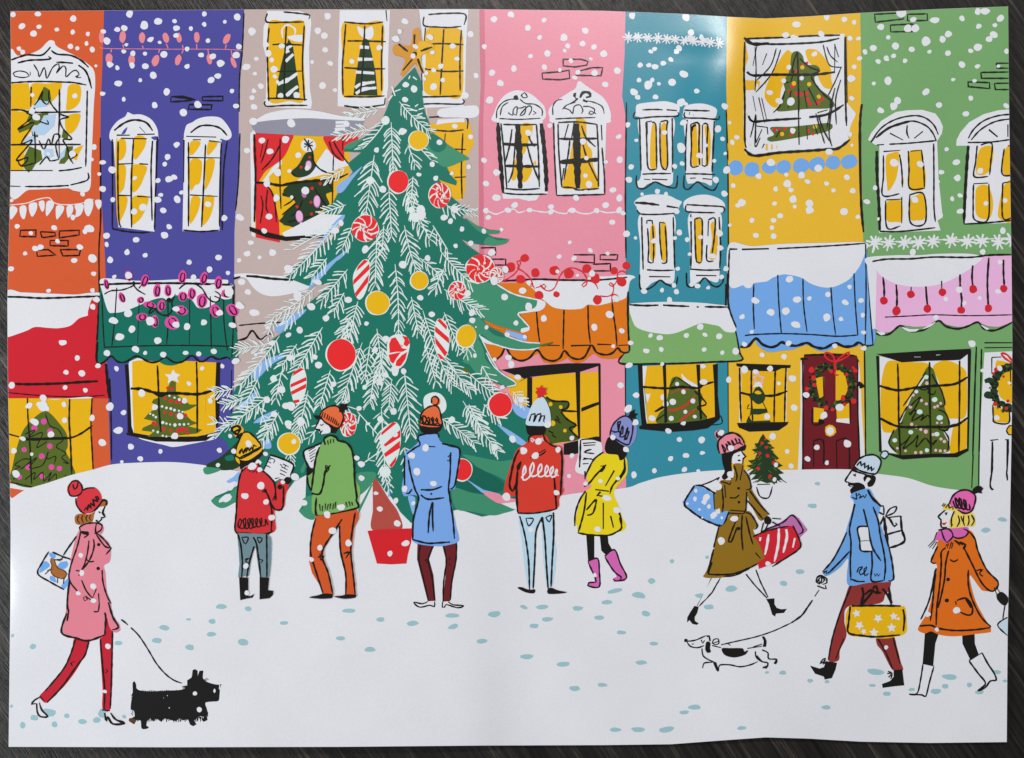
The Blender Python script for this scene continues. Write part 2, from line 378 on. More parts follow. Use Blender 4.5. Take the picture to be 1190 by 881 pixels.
# ---- beige house
def bwin(key, tile, s_w, s_y, s_ink):
    Obj(key, 'window', 'h_be'); T(*tile); O(12)
    PS('w', s_w); P('win', s_y); O(14); L(8, s_ink)
bwin('be_w1', (200, 0), '650 75 870 75 945 105 950 160 935 330 940 600 955 700 948 742 640 732 628 690 640 676 645 400 620 310 625 180 640 150', '662 155 780 150 903 155 898 400 902 680 800 690 660 685 655 400', '650 92 645 150 770 152 900 150/760 82 870 92 940 105 932 130/662 190 650 330 652 450 660 690/902 175 890 420 898 600 905 690/685 305 760 302 890 308/700 488 890 485/780 180 768 420 765 670/636 690 640 725 780 720 925 720/650 672 780 672 920 680')
Obj('be_t1', 'window_tree', 'h_be'); O(13)
PS('dgrn', '795 268 825 310 848 480 868 600 866 672 708 672 716 580 742 450 772 330'); L(11, '755 260 752 200 790 170 840 200 835 240', 'w'); P('w', '785 250 890 240 885 285 830 280')
L(26, '775 335 820 310/770 360 800 345/775 420 828 370/720 575 800 540 855 500/780 655 830 610 860 590', 'w'); D('w', '740 655 22 850 650 22 720 560 12 700 520 14')
bwin('be_w2', (400, 0), '-30 70 312 70 300 400 300 590 280 735 100 738 -45 725 -40 400', '-12 165 120 160 265 158 262 400 255 648 100 655 -12 650 -12 400', '285 70 292 145/0 150 100 160 180 162 265 150/10 165 0 300 -12 450 -8 650/262 175 255 400 255 620/22 280 130 280 285 285/0 462 130 470 280 470/140 175 130 400 110 650/0 658 140 662 275 655/280 670 275 712/0 722 120 735 275 715')
Obj('be_t2', 'window_tree', 'h_be'); O(13)
PS('dgrn', '138 238 170 290 196 400 215 500 228 652 62 652 80 520 106 350'); L(30, '105 320 170 325/92 405 195 405/80 492 205 500', 'w'); L(22, '75 600 100 580 140 570 210 560/80 640 130 610 220 600', 'w'); P('w', '90 180 140 200 190 180 200 240 170 270 110 240')
bwin('be_w3', (400, 0), '512 64 848 64 832 300 825 640 815 725 530 738 520 600 540 300', '562 205 680 195 800 212 812 400 800 655 680 660 560 640 542 560 556 420', '545 115 545 175 640 185 720 188 800 180/575 100 690 92 825 98 818 170/555 190 545 300/565 305 650 298 815 305/550 470 680 488 815 485/680 200 668 400 655 650/800 205 790 400 792 620/528 500 535 620/515 662 660 660 790 655/530 712 620 708 810 710 808 675')
bwin('be_w4', (400, 110), '560 80 580 230 620 230 640 170 820 160 835 400 800 720 540 720', '640 205 720 192 850 190 865 230 885 330 850 400 830 480 815 700 700 700 600 640 580 230', '580 155 720 148 835 158 840 235/610 242 720 250 815 240/690 265 685 330/810 265 800 500 805 710/755 372 830 375/755 565 830 562')
T(400, 110); P('w', '640 110 700 90 850 75 910 80 920 130 880 158 760 155 650 150')
Obj('be_big', 'window', 'h_be', 'wide window with red curtains'); T(270, 110); O(12)
PS('w', '122 265 160 230 165 870 155 975 130 960'); PS('win', '155 270 800 270 800 900 400 1000 155 960')
PS('w', '640 370 760 440 800 480 640 540 430 595 540 520'); PS('w', '250 560 340 470 330 420 250 530 200 600 260 640')
P('curt', '160 262 400 262 395 340 340 440 230 520 195 570 160 590'); PS('curt', '160 608 200 605 260 640 290 720 318 860 325 1010 160 975')
P('curt', '625 285 760 278 850 280 850 330 770 370 760 455 690 420 650 360')
Obj('be_t3', 'window_tree', 'h_be'); O(13)
P('w', '470 330 500 300 545 305 572 345 550 385 500 390 472 365')
P('dgrn', '500 400 550 395 560 450 570 490 520 550 440 565 400 530 450 480'); P('dgrn', '440 595 640 585 690 640 640 680 660 760 560 830 700 900 640 960 340 880 350 830 430 740 370 690 350 650')
PS('dgrn', '440 600 400 620 350 660 340 690 380 700 420 690 440 740 400 770 350 820 335 850 380 860 345 890 400 900 520 870 600 830 560 780 640 740 600 690 690 660 650 600')
D('w', '405 700 12 470 880 10 560 850 12')
L(7, '430 700 400 730 350 760/560 640 600 700 640 760/480 720 450 790 400 830/380 870 460 850 540 830')
L(8, '490 300 545 385 550 450 600 510 680 545/400 530 430 555/520 310 515 385/550 320 490 360/490 335 550 350/340 675 370 690/435 740 340 820/590 680 650 770/650 600 690 660')
E('mauve', '520 482 22 34 0 578 730 24 44 0 458 832 26 44 -8 490 680 16 26 -10'); E('rose', '520 480 18 28 0 578 728 20 38 0 458 830 22 38 -8'); D('redd', '528 428 9 470 496 10 545 640 12 600 608 11 537 735 10 442 765 11 540 815 10'); E('w', '498 655 28 26 0 512 500 16 20 30')
use('be_big'); O(14)
L(13, '155 600 240 605 330 620 420 602 640 580'); L(9, '640 580 720 570 790 540'); L(6, '326 300 325 600 332 780/690 420 685 600 680 870')
L(7, '245 305 220 400 195 470/330 335 270 440 200 515/208 340 190 430/195 690 208 760 190 880/240 650 230 760 245 810/205 605 260 650 290 740 300 870/660 320 690 400 740 445/690 320 730 390 790 470/755 290 752 380'); L(10, '148 270 158 500 155 700 150 870')
Obj('be_awn', 'awning', 'h_be', 'grey awning under a snow cap'); O(20)
PS('grey', '132 215 180 178 420 165 700 165 900 175 880 220 800 260 700 285 500 280 160 262')
P('w', '122 178 170 165 250 125 400 100 580 112 740 145 880 160 900 178 700 170 500 162 300 172 170 188 130 205')
L(26, '705 190 790 188/705 215 790 210/700 240 770 232', 'w')
Obj('be_ledge', 'shop_front', 'h_be'); T(230, 300); O(12)
P('w', '246 112 330 104 500 118 680 130 800 146 745 210 620 246 500 260 420 236 368 190 332 140 290 128 250 128')
LS(12, '242 142 290 127/330 122 400 126 500 140 650 150/690 153 720 153/745 155 790 157'); L(7, '280 460 420 446 580 438/680 440 735 436'); L(10, '270 562 330 545 370 495 412 545 440 552 490 515 510 528')
use('be_big'); T(230, 60, .36565); O(14); PS('w', '268 576 420 500 470 500 440 570 400 584 275 590'); PS('k', '163 556 225 575 280 588 400 580 400 592 280 602 215 590 165 570')

# ---- pink house
def pwin(key, s_w, s_y, thick, thin, arch):
    Obj(key, 'window', 'h_pk'); T(560, 100); O(12)
    P('w', s_w[0]); PS('w', s_w[1]); P('win', s_y); O(14)
    for w, s in thick: L(w, s)
    L(8, thin); L(6, arch)
pwin('pk_w1', ('75 240 85 180 110 120 160 60 230 30 300 40 350 65 400 110 430 150 420 230 250 255', '100 235 415 230 450 735 395 745 370 780 320 785 250 768 145 770 140 735'),
     '270 265 340 262 345 310 310 400 300 440 280 470 260 430/240 470 270 480 250 560 230 640 200 635 215 560/250 560 340 560 330 610 300 652 250 650/365 505 372 540 350 535', [(20, '110 250 118 400 130 550 145 730'), (22, '405 255 425 430 438 600 440 720'), (30, '245 270 255 450 262 700'), (15, '140 395 260 402 380 400'), (14, '160 545 270 548 390 550')],
     '130 255 150 450 170 700/145 262 260 265 370 262/372 262 385 450 392 690/160 700 270 708 395 700/145 730 250 740 445 738/205 295 190 400 160 520/235 300 225 420 210 580 180 660/310 300 330 370 360 415/310 410 340 520 390 650', '120 222 250 228 400 220/100 220 105 160 145 110 200 90 250 90 230 70/125 200 140 140 180 112/265 70 290 45 310 75 280 80 270 55/260 90 300 120 360 125 410 160 410 205/180 185 210 200 215 160 240 140 235 200 215 190/240 150 270 150 300 140 290 190 260 200 300 150 330 135 340 160 320 200/350 170 370 185 350 195/190 190 180 180')
pwin('pk_w2', ('462 210 455 170 480 130 540 80 600 40 640 15 655 -30 675 -33 700 -10 760 30 830 80 870 150 880 220 840 255 500 255', '485 240 850 240 835 745 510 755'),
     '640 230 670 220 710 240 715 330 720 400 750 440 760 540 800 690 640 700 550 690 590 540 620 380 640 330', [(36, '645 255 650 500 655 700'), (26, '530 520 650 512 800 502'), (12, '525 360 640 362 790 358')],
     '490 250 495 450 510 745/520 260 525 450 545 690/520 250 650 245 785 262/785 262 795 450 795 690/815 265 820 370/820 420 835 600 838 740/510 748 650 745 835 740/545 690 620 695 660 710 800 700/590 260 560 370/600 370 590 460 560 640/560 560 545 660/680 270 710 350 775 415/690 400 720 500 790 650/630 250 610 370', '500 225 600 220 775 215/485 200 485 140 510 100 550 92/560 150 600 165 620 190 630 140 670 130 690 170 680 190/690 140 730 140 770 160 760 190 730 190 740 170 780 190/550 160 580 130 640 110/700 100 760 110 820 140 835 190')
P('k', '625 50 645 45 640 80 660 85 640 105 590 125 640 90 622 70'); L(14, '670 80 690 45 730 45 740 70 710 78/690 95 720 110'); D('k', '232 78 16')
Obj('pk_gar', 'light_garland', 'h_pk', 'string of white bulbs on a thin line under the windows'); T(560, 100); O(12)
L(8, '15 845 60 862 100 875 160 850/170 850 220 840 250 865 300 850/320 845 380 855 440 862 470 850/490 850 520 865 580 870 590 845/630 850 680 870 740 870 780 850/800 850 850 865 920 860', 'w')
Obj('pk_awn', 'awning', 'h_pk', 'orange scalloped awning with snow and a red bauble garland'); T(540, 280); O(20)
PS('orga', '130 290 460 285 520 400 1110 380 1118 740 1060 800 960 805 880 770 800 830 690 790 620 835 540 830 500 770 400 820 330 815 280 735 200 830 60 700')
P('orga', '500 760 560 770 680 770 700 800 620 836 560 830'); P('orga', '700 770 860 730 840 800 790 832 730 825'); P('orga', '880 740 1060 770 1040 800 970 806 910 790')
P('w', '420 285 470 262 600 275 800 270 860 245 1000 240 1120 232 1165 248 1130 275 1110 370 1080 400 1000 420 910 440 840 435 800 462 700 468 610 455 560 420 530 395 470 330')
L(9, '200 275 330 270 500 262 700 268 850 268/840 272 980 262 1110 248'); L(8, '490 480 500 600 512 690/678 470 675 600 672 740/842 440 845 580 858 700/1005 400 1015 500 1030 600 1040 720/1115 345 1112 500 1120 640 1125 755')
L(9, '510 712 650 714/725 716 860 712/905 706 1000 708/1050 714 1120 710'); L(10, '215 810 250 780 280 730 320 790 380 818 440 800 495 745 540 800 600 820 650 800 680 750 720 790 770 808 820 790 865 712 900 760 960 778 1010 765 1045 730 1065 755 1100 765 1125 755')
L(6, '115 665 115 720/130 695 155 695')
Obj('pk_lights', 'light_garland', 'h_pk', 'curling red garland of round berries above the orange awning'); O(22)
L(8, '230 285 290 260 340 225 370 180 355 140 378 135 378 165 360 185 400 210 450 260 465 310 450 310 455 290 480 330/485 320 520 310 540 295 555 310 540 330 515 300 560 340 610 325 650 240 690 195 740 185 800 210 835 260 830 300 810 315 800 300 840 275 890 290 910 330/920 375 970 380 1010 360 1015 300 995 285 985 295 1010 310 1040 270 1045 220 1080 205 1110 230/1005 430 1008 370 1040 370 1050 385', 'redd')
D('redd', '408 118 30 312 180 34 382 262 33 483 218 29 235 228 28 612 202 34 712 225 33 832 190 30 892 258 32 1020 205 24 1105 170 28 1072 280 32 508 370 31 626 364 22 905 402 30', .08)
Obj('pk_shop', 'shop_window', 'h_pk'); T(570, 400); O(12)
PS('win', '120 210 280 230 420 205 745 190 745 630 400 690 240 660 240 430 130 340'); PS('pink', '600 195 735 150 740 190')
PS('k', '70 175 250 150 530 130 748 130 750 185 735 150 610 190 450 205 260 225 190 262 230 235/250 225 285 225 285 500 270 560 250 500/580 190 612 190 612 640 600 660 590 500/735 135 752 135 755 680 742 640/620 435 700 405 750 390 748 410 620 462/500 680 720 630 745 632 760 700 560 755 500 755')
L(10, '400 455 480 455 600 460')
Obj('pk_tree', 'window_tree', 'h_pk'); O(13)
P('olivd', '340 350 390 375 440 390 530 395 520 440 480 445 520 510 585 555 560 590 600 650 480 670 380 680 250 640 190 610 250 570 330 480')
L(9, '380 360 430 388 530 395 520 440 470 445/480 460 520 510 585 555 540 575 600 640/440 510 480 540/420 620 450 640/450 490 470 520/190 615 240 570/395 590 430 610')
D('gold', '410 410 14 480 430 13 425 540 18 508 590 13 380 400 9')

# ---- teal house
def twin(key, tile, s_w, s_y, ink_s, w=8):
    Obj(key, 'window', 'h_te'); T(*tile); O(12)
    for q in s_w: P('w', q)
    P('win', s_y); O(14); L(w, ink_s)
twin('te_w1', (710, 100), ('170 180 175 130 230 115 300 108 380 105 460 130 468 165 440 205 320 212 190 210 165 205', '198 210 420 210 424 400 424 620 415 670 380 680 330 660 300 655 250 670 215 698 180 690 172 660 205 610 200 400'), '280 270 305 258 312 400 312 550 270 555 268 400/345 265 380 260 385 400 382 548 350 545 342 400',
     '165 178 160 220 300 210 455 205 455 178/215 163 300 160 355 163/380 162 450 168/195 225 200 400 205 580/215 602 300 598 410 598/225 636 270 640/280 636 385 640/175 610 172 650 185 695 225 700 260 680 300 655 350 675 400 692 445 690 455 610/418 218 420 400 420 590/240 245 280 240/240 245 245 400 255 560 315 565/280 250 305 260 310 400 312 560/338 245 385 238 380 300 385 550 345 545 335 400 335 250')
L(14, '242 250 246 330')
twin('te_w2', (710, 100), ('495 175 505 140 560 122 640 122 715 150 722 185 690 225 505 222', '512 225 700 225 690 400 690 620 685 680 640 660 590 655 550 665 515 640 510 400'), '545 290 580 262 590 400 590 540 560 545 545 430/595 262 612 262 610 380 612 540 595 540/640 275 670 280 682 400 670 530 645 540 650 400',
     '500 165 600 168 675 170/505 178 505 215 620 220 735 228 742 205/520 230 510 400 510 580/505 600 600 600 710 605/540 630 580 628/625 632 690 638/500 610 498 690 530 705 590 655 640 690 700 712 735 660/705 240 700 400 690 590/545 262 550 400 548 545 600 545/545 262 600 258 600 400 605 540/630 262 660 262 655 400 655 540 620 540/625 265 622 540')
L(16, '580 265 560 275 550 310')
twin('te_w3', (710, 220), ('158 92 180 65 240 40 330 35 400 45 450 70 485 85 470 110 450 150 380 165 200 168 175 120', '200 170 425 170 430 400 432 620 380 640 340 620 280 640 240 675 200 680 200 400'), '270 255 300 250 306 400 300 470 270 480/340 240 375 235 385 350 378 470 350 485',
     '180 140 200 168 310 172 430 165/210 190 212 300 220 550/425 190 430 350 435 540/245 550 340 555 430 552/260 596 405 598/195 580 200 675 240 685 290 660 335 620 380 650 440 660 455 595/245 235 245 215 280 215 285 240/250 265 258 400 255 495 290 500/285 250 292 400 288 500/330 225 370 232/332 230 335 350 348 480/370 250 380 400 378 500 345 502')
L(13, '165 92 240 96 330 108/380 115 460 128')
twin('te_w4', (710, 220), ('495 95 520 65 580 42 660 38 740 65 778 105 765 155 680 160 520 150', '540 160 745 160 740 400 742 560 725 635 640 612 590 635 545 650 540 400'), '575 210 600 200 620 215 615 350 620 490 585 490/680 240 708 225 730 330 725 430 705 480 670 470 690 350',
     '515 105 640 112 770 122 765 160/512 110 515 150 600 158 710 160/545 170 548 350 545 540/540 545 640 552 750 550/580 588 720 590/515 570 522 660 570 665 600 650 640 605 690 655 730 665 765 630 760 580/738 190 748 400 742 540/572 205 575 350 585 495 620 495/570 205 620 205 622 350 620 490/665 210 710 200 705 330 690 440/665 215 662 320/655 380 655 485 700 490')
Obj('te_gar', 'snowflake_garland', 'h_te'); T(600, 0); O(12)
def flake(x, y, r, w, col='w', arms=4, a0=.2):
  with batch():
    for i in range(arms):
        a = a0 + math.pi * i / arms + rnd.uniform(-.1, .1)
        c, s = math.cos(a) * r * rnd.uniform(.85, 1.15), math.sin(a) * r * rnd.uniform(.85, 1.15)
        L(w, [(x - c, y - s), (x, y), (x + c, y + s)], col)
for x, y in ((765, 256), (830, 256), (898, 258), (965, 262), (1028, 268), (1085, 270), (1150, 278), (1210, 280), (1270, 285), (1325, 290), (1385, 298)): flake(x, y, 36, 11)
L(8, '740 258 965 262 1150 276 1400 300', 'w')
Obj('te_awn', 'awning', 'h_te', 'pale green straight awning under snow'); T(710, 330); O(20)
PS('lgrn', '118 150 870 150 870 330 890 520 640 535 300 545 62 540 90 480 125 470')
P('w', '120 140 210 128 400 122 600 128 720 140 800 150 850 185 872 250 865 310 840 330 780 325 740 290 690 278 620 268 560 288 480 322 420 340 360 342 250 325 170 292 140 230 125 180')
L(10, '125 142 230 148 325 145/355 145 450 150 535 153/585 157 600 157/640 156 760 158 800 158'); L(20, '805 160 820 190 830 210'); L(9, '825 200 845 260 855 298/852 320 868 400 878 470 890 522 700 532 500 542 300 545 62 542 90 475/118 60 118 300 128 460/785 0 782 150/800 0 800 150')
Obj('te_shop', 'shop_window', 'h_te'); T(710, 400); O(12)
PS('win', '215 150 720 130 730 500 600 545 250 560 240 400'); PS('w', '210 150 245 150 225 300 250 550 235 500/235 340 270 340 250 400'); P('w', '480 200 520 240 600 290 540 295 500 260')
Obj('te_tree', 'window_tree', 'h_te'); O(13)
P('oliv', '415 235 455 222 500 255 560 300 610 330 628 370 610 420 640 480 655 520 560 530 420 545 310 535 330 470 370 430 390 340')
L(12, '390 452 450 445 520 410 575 350/470 525 530 480 580 440', 'redd'); L(5, '410 335 470 310 540 310', 'redd'); P('win', '455 150 470 185 495 190 475 205 485 230 452 215 425 228 435 200 410 185 440 182')
L(8, '440 230 400 290/455 228 550 290/570 320 650 405 590 430 620 460 655 500/400 400 300 460 370 430/310 520 380 470'); D('w', '495 325 16 422 394 22 560 388 17 508 462 14 412 506 18 572 494 14 452 272 14 360 362 22 374 408 20')
use('te_shop'); O(14)
PS('k', '182 135 215 135 220 300 242 545 210 560 195 400/352 135 375 140 385 530 365 540 360 300/582 140 608 140 610 300 622 510 608 520 595 350/695 140 730 132 730 350 745 490 710 520 705 300/190 560 240 542 420 540 620 520 750 485 740 515 660 575 560 590 400 600 300 590 195 580')
L(12, '220 292 380 302 480 292 600 300 620 280 700 258'); L(5, '750 490 758 540 690 552')

# ---- yellow house
Obj('ye_win', 'window', 'h_ye'); T(800, 0); O(12)
PS('w', '385 258 700 250 1065 230 1080 700 1140 770 1135 800 1110 850 1090 930 1095 965 1070 985 1040 1000 900 1030 480 1060 390 1050 375 850 380 480 410 400')
P('win', '660 355 700 355 745 400 700 480 640 590 620 700 600 735 560 720 520 650 560 520/800 345 850 335 900 360 970 460 975 540 985 600 930 600 890 540 870 470 820 420')
Obj('ye_tree', 'window_tree', 'h_ye'); O(13)
P('oliv', '705 370 745 350 780 380 800 440 870 445 900 480 860 530 890 600 975 670 985 735 800 745 610 760 640 700 660 620 650 560 690 480')
P('oliv', '560 870 700 865 850 850 965 840 985 870 940 900 800 930 720 945 560 968 540 940 585 920')
D('redd', '740 485 14 710 590 15 690 625 12 740 640 16 770 645 14 808 640 14 815 680 14 830 710 14 880 705 16 895 690 12 915 675 12 790 440 10 810 430 10 590 885 14 620 885 12 660 880 12 640 920 14 700 920 12 820 895 14 850 915 10')
D('gold', '778 460 15 720 570 16 825 575 15 890 660 15 640 915 14 865 865 16')
L(8, '745 350 720 420 705 500/760 400 830 460 895 485 840 515 870 580 940 660 985 690/690 560 650 570/660 620 625 720 580 768/745 360 750 560 755 760/700 620 680 740/790 620 810 740/820 600 880 720/720 480 700 560')
use('ye_win'); O(14)
L(10, '395 265 530 260 700 255/750 250 850 245 1035 240/385 285 380 500 385 700 385 950 395 1010/1070 250 1070 500 1075 750 1080 860/430 298 600 302 800 295 920 285 1030 262')
L(17, '380 258 440 300 550 296'); L(6, '455 320 462 480 455 620/470 300 440 450/600 330 560 450 465 550/630 340 570 500 460 630/535 365 505 445/920 305 940 390 970 450 1045 460/945 320 970 380 1020 425/1000 300 998 500/998 300 1025 390/1045 455 1000 560 950 660/1040 545 1005 680 1010 850')
L(12, '400 490 440 515 560 510 750 510 880 508 1000 492/410 790 440 830 550 822 770 808/825 800 950 780 1060 715'); L(6, '750 510 752 800 756 990/1000 600 965 760 945 880/970 680 960 900/440 655 460 760/480 665 520 840/500 670 535 820/460 780 440 870 425 930/462 800 455 1000 490 940/460 860 540 870')
L(6, '880 770 950 750/870 775 900 880 930 980/985 700 960 900 980 1000/1075 250 1085 700')
T(820, 100); L(13, '265 430 330 475 500 455 700 442 830 432 905 425 985 365'); L(7, '345 200 340 330 345 390/385 295 345 385/330 260 305 350/400 395 385 425/420 280 425 330/480 350 510 300/690 270 695 365/740 260 765 330/770 200 800 290 845 375')
Obj('ye_gar', 'paper_garland', 'h_ye', 'chain of blue discs under the upper window'); T(820, 100); O(12)
E('sky', '205 560 52 52 0 315 568 54 50 -20 432 556 50 42 0 530 552 52 46 -25 650 545 56 50 -20 760 535 58 50 -15 870 522 52 46 -10 980 516 58 48 -20', .05)
Obj('ye_awn', 'awning', 'h_ye', 'blue scalloped awning with deep snow'); T(840, 270); O(20)
PS('sky', '42 120 978 80 998 250 1045 720 1028 775 960 760 880 790 760 770 700 795 620 770 560 770 480 800 350 812 220 740 150 790 115 780 90 660 45 500')
P('sky', '230 750 400 765 440 790 360 815 290 810'); P('sky', '600 770 700 780 780 770 720 805 650 808')
P('w', '40 85 200 95 400 80 700 72 978 70 975 130 940 220 900 280 850 330 760 372 680 375 600 350 540 312 480 295 410 288 340 310 300 335 215 348 190 380 155 378 140 362 45 362')
L(12, '45 115 100 115/130 117 315 112'); L(8, '370 112 600 100 800 88 975 75'); L(7, '212 350 208 500 215 660/375 290 382 480 400 695/547 315 552 500 575 680/738 375 750 540 770 700/895 280 905 500 922 705/975 80 978 400 972 770/988 180 1005 500 1025 770/150 705 220 698 400 692 600 698 780 710 920 702')
L(13, '120 780 170 780 225 725 270 765 330 785 375 770 400 750 440 765 500 775 575 755 620 780 690 792 765 758 830 780 890 775 930 752 965 780'); L(9, '968 780 1030 768/45 120 38 300 40 500 92 650')
Obj('ye_bay', 'bay_window', 'h_ye'); T(840, 395); O(12)
PS('w', '115 190 150 190 130 560 112 560/415 190 440 190 432 560 415 560'); PS('win', '125 195 430 190 425 560 130 560')
PS('k', '90 160 465 172 460 192 400 195 360 215 190 212 130 188 95 180/95 568 300 562 450 560 440 580 380 620 180 628 110 600')
L(9, '115 190 118 380 125 560/195 205 195 400 205 560/358 200 352 400 350 560/432 190 425 380 422 560'); L(12, '120 360 200 378 300 382 360 378 440 350')
Obj('ye_tree2', 'window_tree', 'h_ye'); O(13)
P('dgrn', '225 325 250 320 275 350 290 385 280 420 240 440 200 410 180 385 205 360'); PS('dgrn', '190 470 300 470 308 495 250 510 185 510'); PS('dgrn', '160 560 175 520 200 555 320 550 330 565 160 565'); L(5, '180 440 165 470 190 470/270 420 300 480/190 510 165 550')
L(9, '240 225 250 248 285 258 262 272 275 300 245 285 215 300 225 268 205 255 230 248 240 225', 'pinkl'); P('w', '205 325 230 290 262 295 270 330 245 315 225 320'); P('gold', '215 360 240 345 265 365 240 372')
Obj('ye_door', 'front_door', 'h_ye', 'maroon panelled door with a holly wreath'); O(12)
PS('w', '530 150 560 110 560 300 552 660 545 935 510 935 530 500/925 150 935 200 950 500 975 880 930 880'); PS('maroon', '552 110 900 102 918 130 922 300 930 600 938 935 540 935 550 600'); P('maroon', '560 120 600 100 880 100 920 130 900 160 570 160')
PS('win', '630 260 690 250 692 380 660 400/620 460 690 470 690 560 620 562/770 200 830 220 855 330 830 400 770 420/775 470 862 430 865 560 780 555'); PS('w', '775 540 862 535 866 572 775 560')
L(8, '612 470 615 575 690 570/685 250 690 400/870 420 870 570/620 685 620 870/620 690 685 690 688 850/775 690 780 930/775 690 855 690 865 930/545 120 548 500 545 920/920 130 922 500 938 900'); L(18, '530 130 580 130'); L(10, '555 105 760 100 900 110'); PS('k', '655 540 692 545 692 572 650 572')
D('w', '735 620 34'); D('gold', '735 620 40'); D('w', '733 622 28')
Obj('ye_wreath', 'wreath', 'h_ye', 'holly wreath with a red bow on the maroon door'); O(25)
def wreath(cx, cy, rx, ry, a0=0, a1=360, n=70):
    for i in range(n):
        a = math.radians(a0 + (a1 - a0) * i / n) + rnd.uniform(-.05, .05)
        r = rnd.uniform(.86, 1.14)
        E('holly' if i % 3 else 'oliv', '%f %f %f %f %f' % (cx + rx * r * math.cos(a), cy + ry * r * math.sin(a), rnd.uniform(14, 30), rnd.uniform(8, 16), rnd.uniform(0, 180)), .2, 8)
    for i in range(n):
        a = math.radians(a0 + (a1 - a0) * rnd.random()); r = rnd.uniform(.84, 1.18)
        E('k', '%f %f %f %f %f' % (cx + rx * r * math.cos(a), cy + ry * r * math.sin(a), rnd.uniform(8, 18), rnd.uniform(4, 8), rnd.uniform(0, 180)), .25, 7)
with batch(): wreath(745, 315, 138, 135)
E('k', '940 305 26 14 40 950 320 22 8 -20 560 400 20 8 30', .2)
D('redd', '605 205 20 620 260 17 625 308 15 575 335 15 905 210 16 845 235 12 895 420 18 705 465 17 750 475 14 820 400 16 740 215 14 830 440 14 890 190 10', .12)
L(11, '765 150 730 140 695 110 700 85 750 105 768 150 800 120 860 82 860 105 820 130 770 155 770 200 765 240 790 240/765 155 760 200', 'redd')
Obj('ye_fir', 'potted_tree', 'h_ye', 'small decorated fir in a white pot beside the maroon door'); T(840, 480); O(32)
PS('dgrn', '275 142 295 175 322 192 300 205 355 240 325 250 385 312 350 320 410 360 370 375 420 412 380 420 410 455 370 462 372 480 330 475 300 480 260 465 225 475 245 450 190 458 225 420 172 418 210 385 160 360 205 350 170 325 215 318 235 275 195 250 235 240 215 210 240 205 255 170')
with batch():
  for _ in range(70):
    y = rnd.uniform(180, 470); x = 280 + rnd.uniform(-1, 1) * (y - 130) * .38
    sgn = 1 if x > 280 else -1
    L(6, [(x, y), (x + sgn * 14, y + 9), (x + sgn * rnd.uniform(22, 34), y + rnd.uniform(14, 24))], 'holly' if rnd.random() < .6 else 'oliv')
D('redd', '268 205 11 297 235 11 252 275 11 305 292 13 348 340 13 242 380 13 322 432 13 372 340 9 290 180 7')
PS('w', '232 492 340 492 318 578 255 572'); L(7, '235 488 322 486/230 505 255 570 312 578 338 502')

# ---- green house
def gwin(key, s_w, s_y, ink_s, thick):
    Obj(key, 'window', 'h_gr'); T(990, 120); O(12)
    for q in s_w: PS('w', q)
    P('win', s_y); O(14); L(8, ink_s); L(15, thick)
gwin('gr_w1', ('188 270 582 255 592 520 620 780 585 800 605 868 340 880 185 885 185 560', '110 250 130 205 200 120 300 60 380 48 480 45 570 70 600 110 622 160 615 205 580 262 300 280 160 285'),
     '235 360 270 340 320 335 318 420 300 520 250 600 238 540 230 440/390 335 470 325 490 400 505 500 495 580 440 600 395 580 390 450/235 680 335 668 345 800 300 810 240 800/400 660 440 630 490 625 500 780 440 800 400 790/340 490 355 520 345 570',
     '170 285 220 282/255 280 400 272 580 255/130 265 200 170 300 110 420 85 500 100 560 150 590 215/165 235 260 165 400 122 500 150 550 200 575 255/378 150 375 200 390 240/260 205 350 252/485 192 425 240/215 330 330 322/215 355 215 500 212 630 325 618/325 350 340 450 345 575/385 325 390 450 395 580 500 580/400 328 475 320/475 320 490 450 495 575/235 660 335 655/230 665 240 850 330 838/340 640 340 820/395 625 490 622 500 815 400 815 395 625/558 275 560 500 560 700 570 810/190 875 340 875 570 850', '170 325 172 500 185 700 190 870')
L(12, '165 235 260 165 400 122/130 265 160 225')
gwin('gr_w2', ('790 270 1100 250 1100 815 960 822 760 820 775 560', '712 290 715 250 740 200 800 130 900 75 1000 48 1100 40 1100 280 800 290'),
     '870 320 900 295 955 295 965 360 945 450 900 490 850 480 852 400/850 580 900 555 940 580 965 680 945 780 890 790 850 760 842 680/1045 320 1110 290 1110 480 1035 480/1040 560 1110 540 1110 800 1010 790 1000 720',
     '795 240 830 180 900 120 1000 85 1100 75/815 250 880 180 980 125 1100 105/935 180 995 230/1065 145 1065 230/790 268 950 265 1100 245/880 285 955 275 948 400 940 490/855 290 845 400 835 500 930 500/830 550 930 545/830 555 828 700 838 795 930 790 935 550/1040 310 1025 480 1100 490/1065 290 1100 295/1030 545 1100 532/1030 545 1030 780 1100 778/765 825 900 818 1100 800', '795 290 785 420 772 640 765 820')
L(11, '935 180 995 230')
Obj('gr_gar', 'snowflake_garland', 'h_gr', 'chain of white snowflakes under the green house windows'); T(990, 260); O(12)
L(6, '100 120 300 122 600 110 900 105 1100 95', 'w')
for x, y in ((155, 130), (252, 132), (360, 128), (458, 130), (555, 122), (678, 115), (790, 122), (885, 118), (1000, 125), (1090, 110)): flake(x, y, 52, 15)
L(14, '140 200 160 140 185 90', 'w')
Obj('gr_awn', 'awning', 'h_gr', 'pink awning with hanging red baubles and snow'); T(990, 260); O(20)
PS('rose', '105 232 1100 215 1110 668 1000 705 930 700 860 672 800 700 720 705 650 690 590 660 520 700 430 705 330 690 260 740 210 745 150 715')
P('w', '100 232 300 215 450 215 600 205 800 205 890 230 830 290 740 350 640 400 540 425 420 430 300 410 210 365 160 315 110 290'); PS('w', '100 240 170 330 160 715 140 720')
